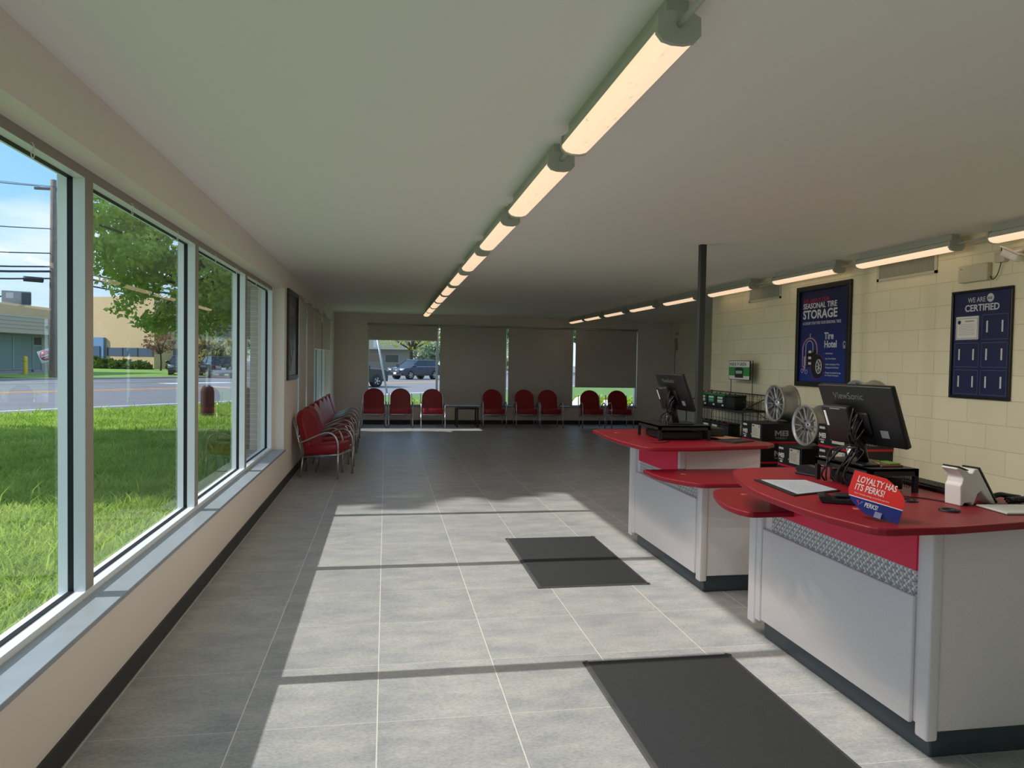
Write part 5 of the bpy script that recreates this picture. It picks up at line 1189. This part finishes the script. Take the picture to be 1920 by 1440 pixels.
# ------------------------------------------------------------ cars (local: +x is forward)
TIRE = mat('tyre', (24, 24, 26), .8); CGL = mat('car_glass', (40, 54, 70), .08); TRM = mat('car_trim', (26, 27, 30), .5)
def car(label, x, y, rz, paint, style='suv', cat='car'):
    L = {'suv': 4.5, 'truck': 5.4, 'crossover': 4.7}[style]; Wd = 1.86; hw = Wd/2
    t = thing('parked_car' if style != 'truck' else 'pickup_truck', label, cat, (x, y, 0), rz)
    a = L/2
    if style == 'truck':
        side = [(-a, .55), (-a, 1.12), (-.35, 1.14), (.55, 1.14), (a-.25, 1.05), (a, .92), (a, .45), (a-.2, .36), (-a+.2, .4)]
        gl = dict(x0=-.45, x1=1.15, x2=.35, x3=-.3, z0=1.12, z1=1.78)
    else:
        side = [(-a, .55), (-a+.03, 1.0), (-a+.12, 1.08), (.75, 1.06), (a-.35, .93), (a-.04, .78), (a, .45), (a-.12, .3), (-a+.15, .33)]
        gl = dict(x0=-a+.12, x1=1.15, x2=.38, x3=-a+.62, z0=1.02, z1=1.64)
    MB().prism(side, -hw, hw, 'y').build('body', paint, t, bevel=.07, bseg=3)
    g = gl; zt = g['z1']; iw = hw-.22
    def ring(x0, x1, w, z): return [(x0, -w, z), (x1, -w, z), (x1, w, z), (x0, w, z)]
    b = MB(); b.add(ring(g['x0'], g['x1'], hw-.05, g['z0'])+ring(g['x3'], g['x2'], iw, zt-.04), [(0, 1, 5, 4), (1, 2, 6, 5), (2, 3, 7, 6), (3, 0, 4, 7), (4, 5, 6, 7), (3, 2, 1, 0)]); b.build('windows', CGL, t)
    b = MB(); b.add(ring(g['x3']-.06, g['x2']+.08, iw+.02, zt-.06)+ring(g['x3']+.05, g['x2']-.08, iw-.06, zt+.0), [(0, 1, 5, 4), (1, 2, 6, 5), (2, 3, 7, 6), (3, 0, 4, 7), (4, 5, 6, 7), (3, 2, 1, 0)]); b.build('roof', paint, t)
    b = MB()
    for s in (-1, 1):
        for (u0, u1) in ((g['x1'], g['x2']), (g['x0'], g['x3'])): b.tube([(u0, s*(hw-.05), g['z0']), (u1, s*iw, zt-.03)], .035, 6)
        xm = (g['x2']+g['x3'])/2+.15; b.tube([(xm, s*(hw-.05), g['z0']), (xm-.05, s*iw, zt-.03)], .03, 6)
    b.build('pillars', paint, t)
    b = MB().box(-a+.6, a-.6, -hw-.004, hw+.004, .3, .42); b.box(-a-.02, -a+.3, -hw+.1, hw-.1, .36, .5); b.box(a-.3, a+.02, -hw+.1, hw-.1, .32, .48); b.build('lower_trim', TRM, t)
    for wx in (-a+.85, a-.9):
        for s in (-1, 1):
            MB().cyl((wx, s*(hw+.003), .36), (wx, s*(hw-.25), .36), .40, 24).build('wheel_arch', TRM, t)
            wh = MB().lathe([(.22, -.1), (.33, -.1), (.35, -.06), (.35, .06), (.33, .1), (.22, .1)], 'y', 28, M=Matrix.Translation((wx, s*(hw-.08), .35))).build('tyre', TIRE, t)
            b = MB()
            for k in range(5):
                an = k*2*PI/5; b.prism([(wx+.03*math.cos(an+1.5), .35+.03*math.sin(an+1.5)), (wx+.21*math.cos(an-.16), .35+.21*math.sin(an-.16)), (wx+.21*math.cos(an+.16), .35+.21*math.sin(an+.16)), (wx+.03*math.cos(an-1.5), .35+.03*math.sin(an-1.5))], s*(hw-.01), s*(hw+.015), 'y')
            b.lathe([(.205, 0), (.225, .01), (.225, -.02)], 'y', 24, M=Matrix.Translation((wx, s*(hw+.005), .35))); b.build('rim', mat('rim_silver', (210, 212, 216), .3, .6), wh)
    for s in (-1, 1):
        MB().rbox(a-.42, a-.02, s*hw*.97-s*.36, s*hw*.97, .74, .88, .03).build('headlight', mat('headlight', (220, 226, 232), .15), t)
        MB().rbox(-a-.015, -a+.25, s*hw*.985-s*.35, s*hw*.985, .86, 1.0, .02).build('tail_light', mat('tail_light', (130, 60, 66), .25), t)
        MB().rbox(.85, 1.05, s*(hw+.02), s*(hw+.2), 1.05, 1.2, .03).build('mirror', paint, t)
    MB().rbox(a-.03, a+.015, -.5, .5, .58, .76, .02).build('grille', TRM, t)
    MB().tube([(a+.015, -.5, .6), (a+.015, -.46, .75), (a+.015, .46, .75), (a+.015, .5, .6), (a+.01, 0, .58)], .018, 5, closed=True).build('grille_surround', CHROME, t)
    MB().box(a+.0, a+.025, -.16, .16, .42, .56).build('number_plate', WHITEP, t); MB().box(-a-.03, -a+.0, -.16, .16, .62, .78).build('number_plate', WHITEP, t)
    if style == 'crossover': MB().box(-a-.025, -a+.05, -.8, .8, .42, .62).build('rear_skid_panel', mat('silver_trim', (170, 172, 176), .4, .4), t)
    for s in (-1, 1):
        MB().tube([(g['x0']+.5, s*(hw-.03), g['z0']+.04), (g['x1']-.25, s*(hw-.03), g['z0']+.04)], .012, 5).build('chrome_strip', CHROME, t)
    return t
NAVYP = mat('navy_paint', (20, 34, 66), .22, .35, coat=.8); GREYP = mat('graphite_paint', (24, 30, 42), .25, .35, coat=.8); BLUEP = mat('blue_paint', (52, 84, 140), .25, .3, coat=.8); BLKP = mat('black_paint', (14, 17, 22), .25, .2, coat=.8)
car('dark blue parked SUV seen through the far window, front towards the left', 2.45, 62.5, math.radians(-139), NAVYP)
car('dark pickup truck nose at the left edge of the far window', -2.45, 43.2, math.radians(42), GREYP, 'truck', 'pickup truck')
car('dark grey crossover seen from behind through the third left window', -13.1, 60.3, math.radians(116), BLKP, 'crossover')
car('black car facing the viewer beside the dark grey crossover', -16.4, 63.5, math.radians(-78), BLKP)
car('blue car partly hidden by the brick pier, fourth left window', -12.2, 79.0, math.radians(200), BLUEP)
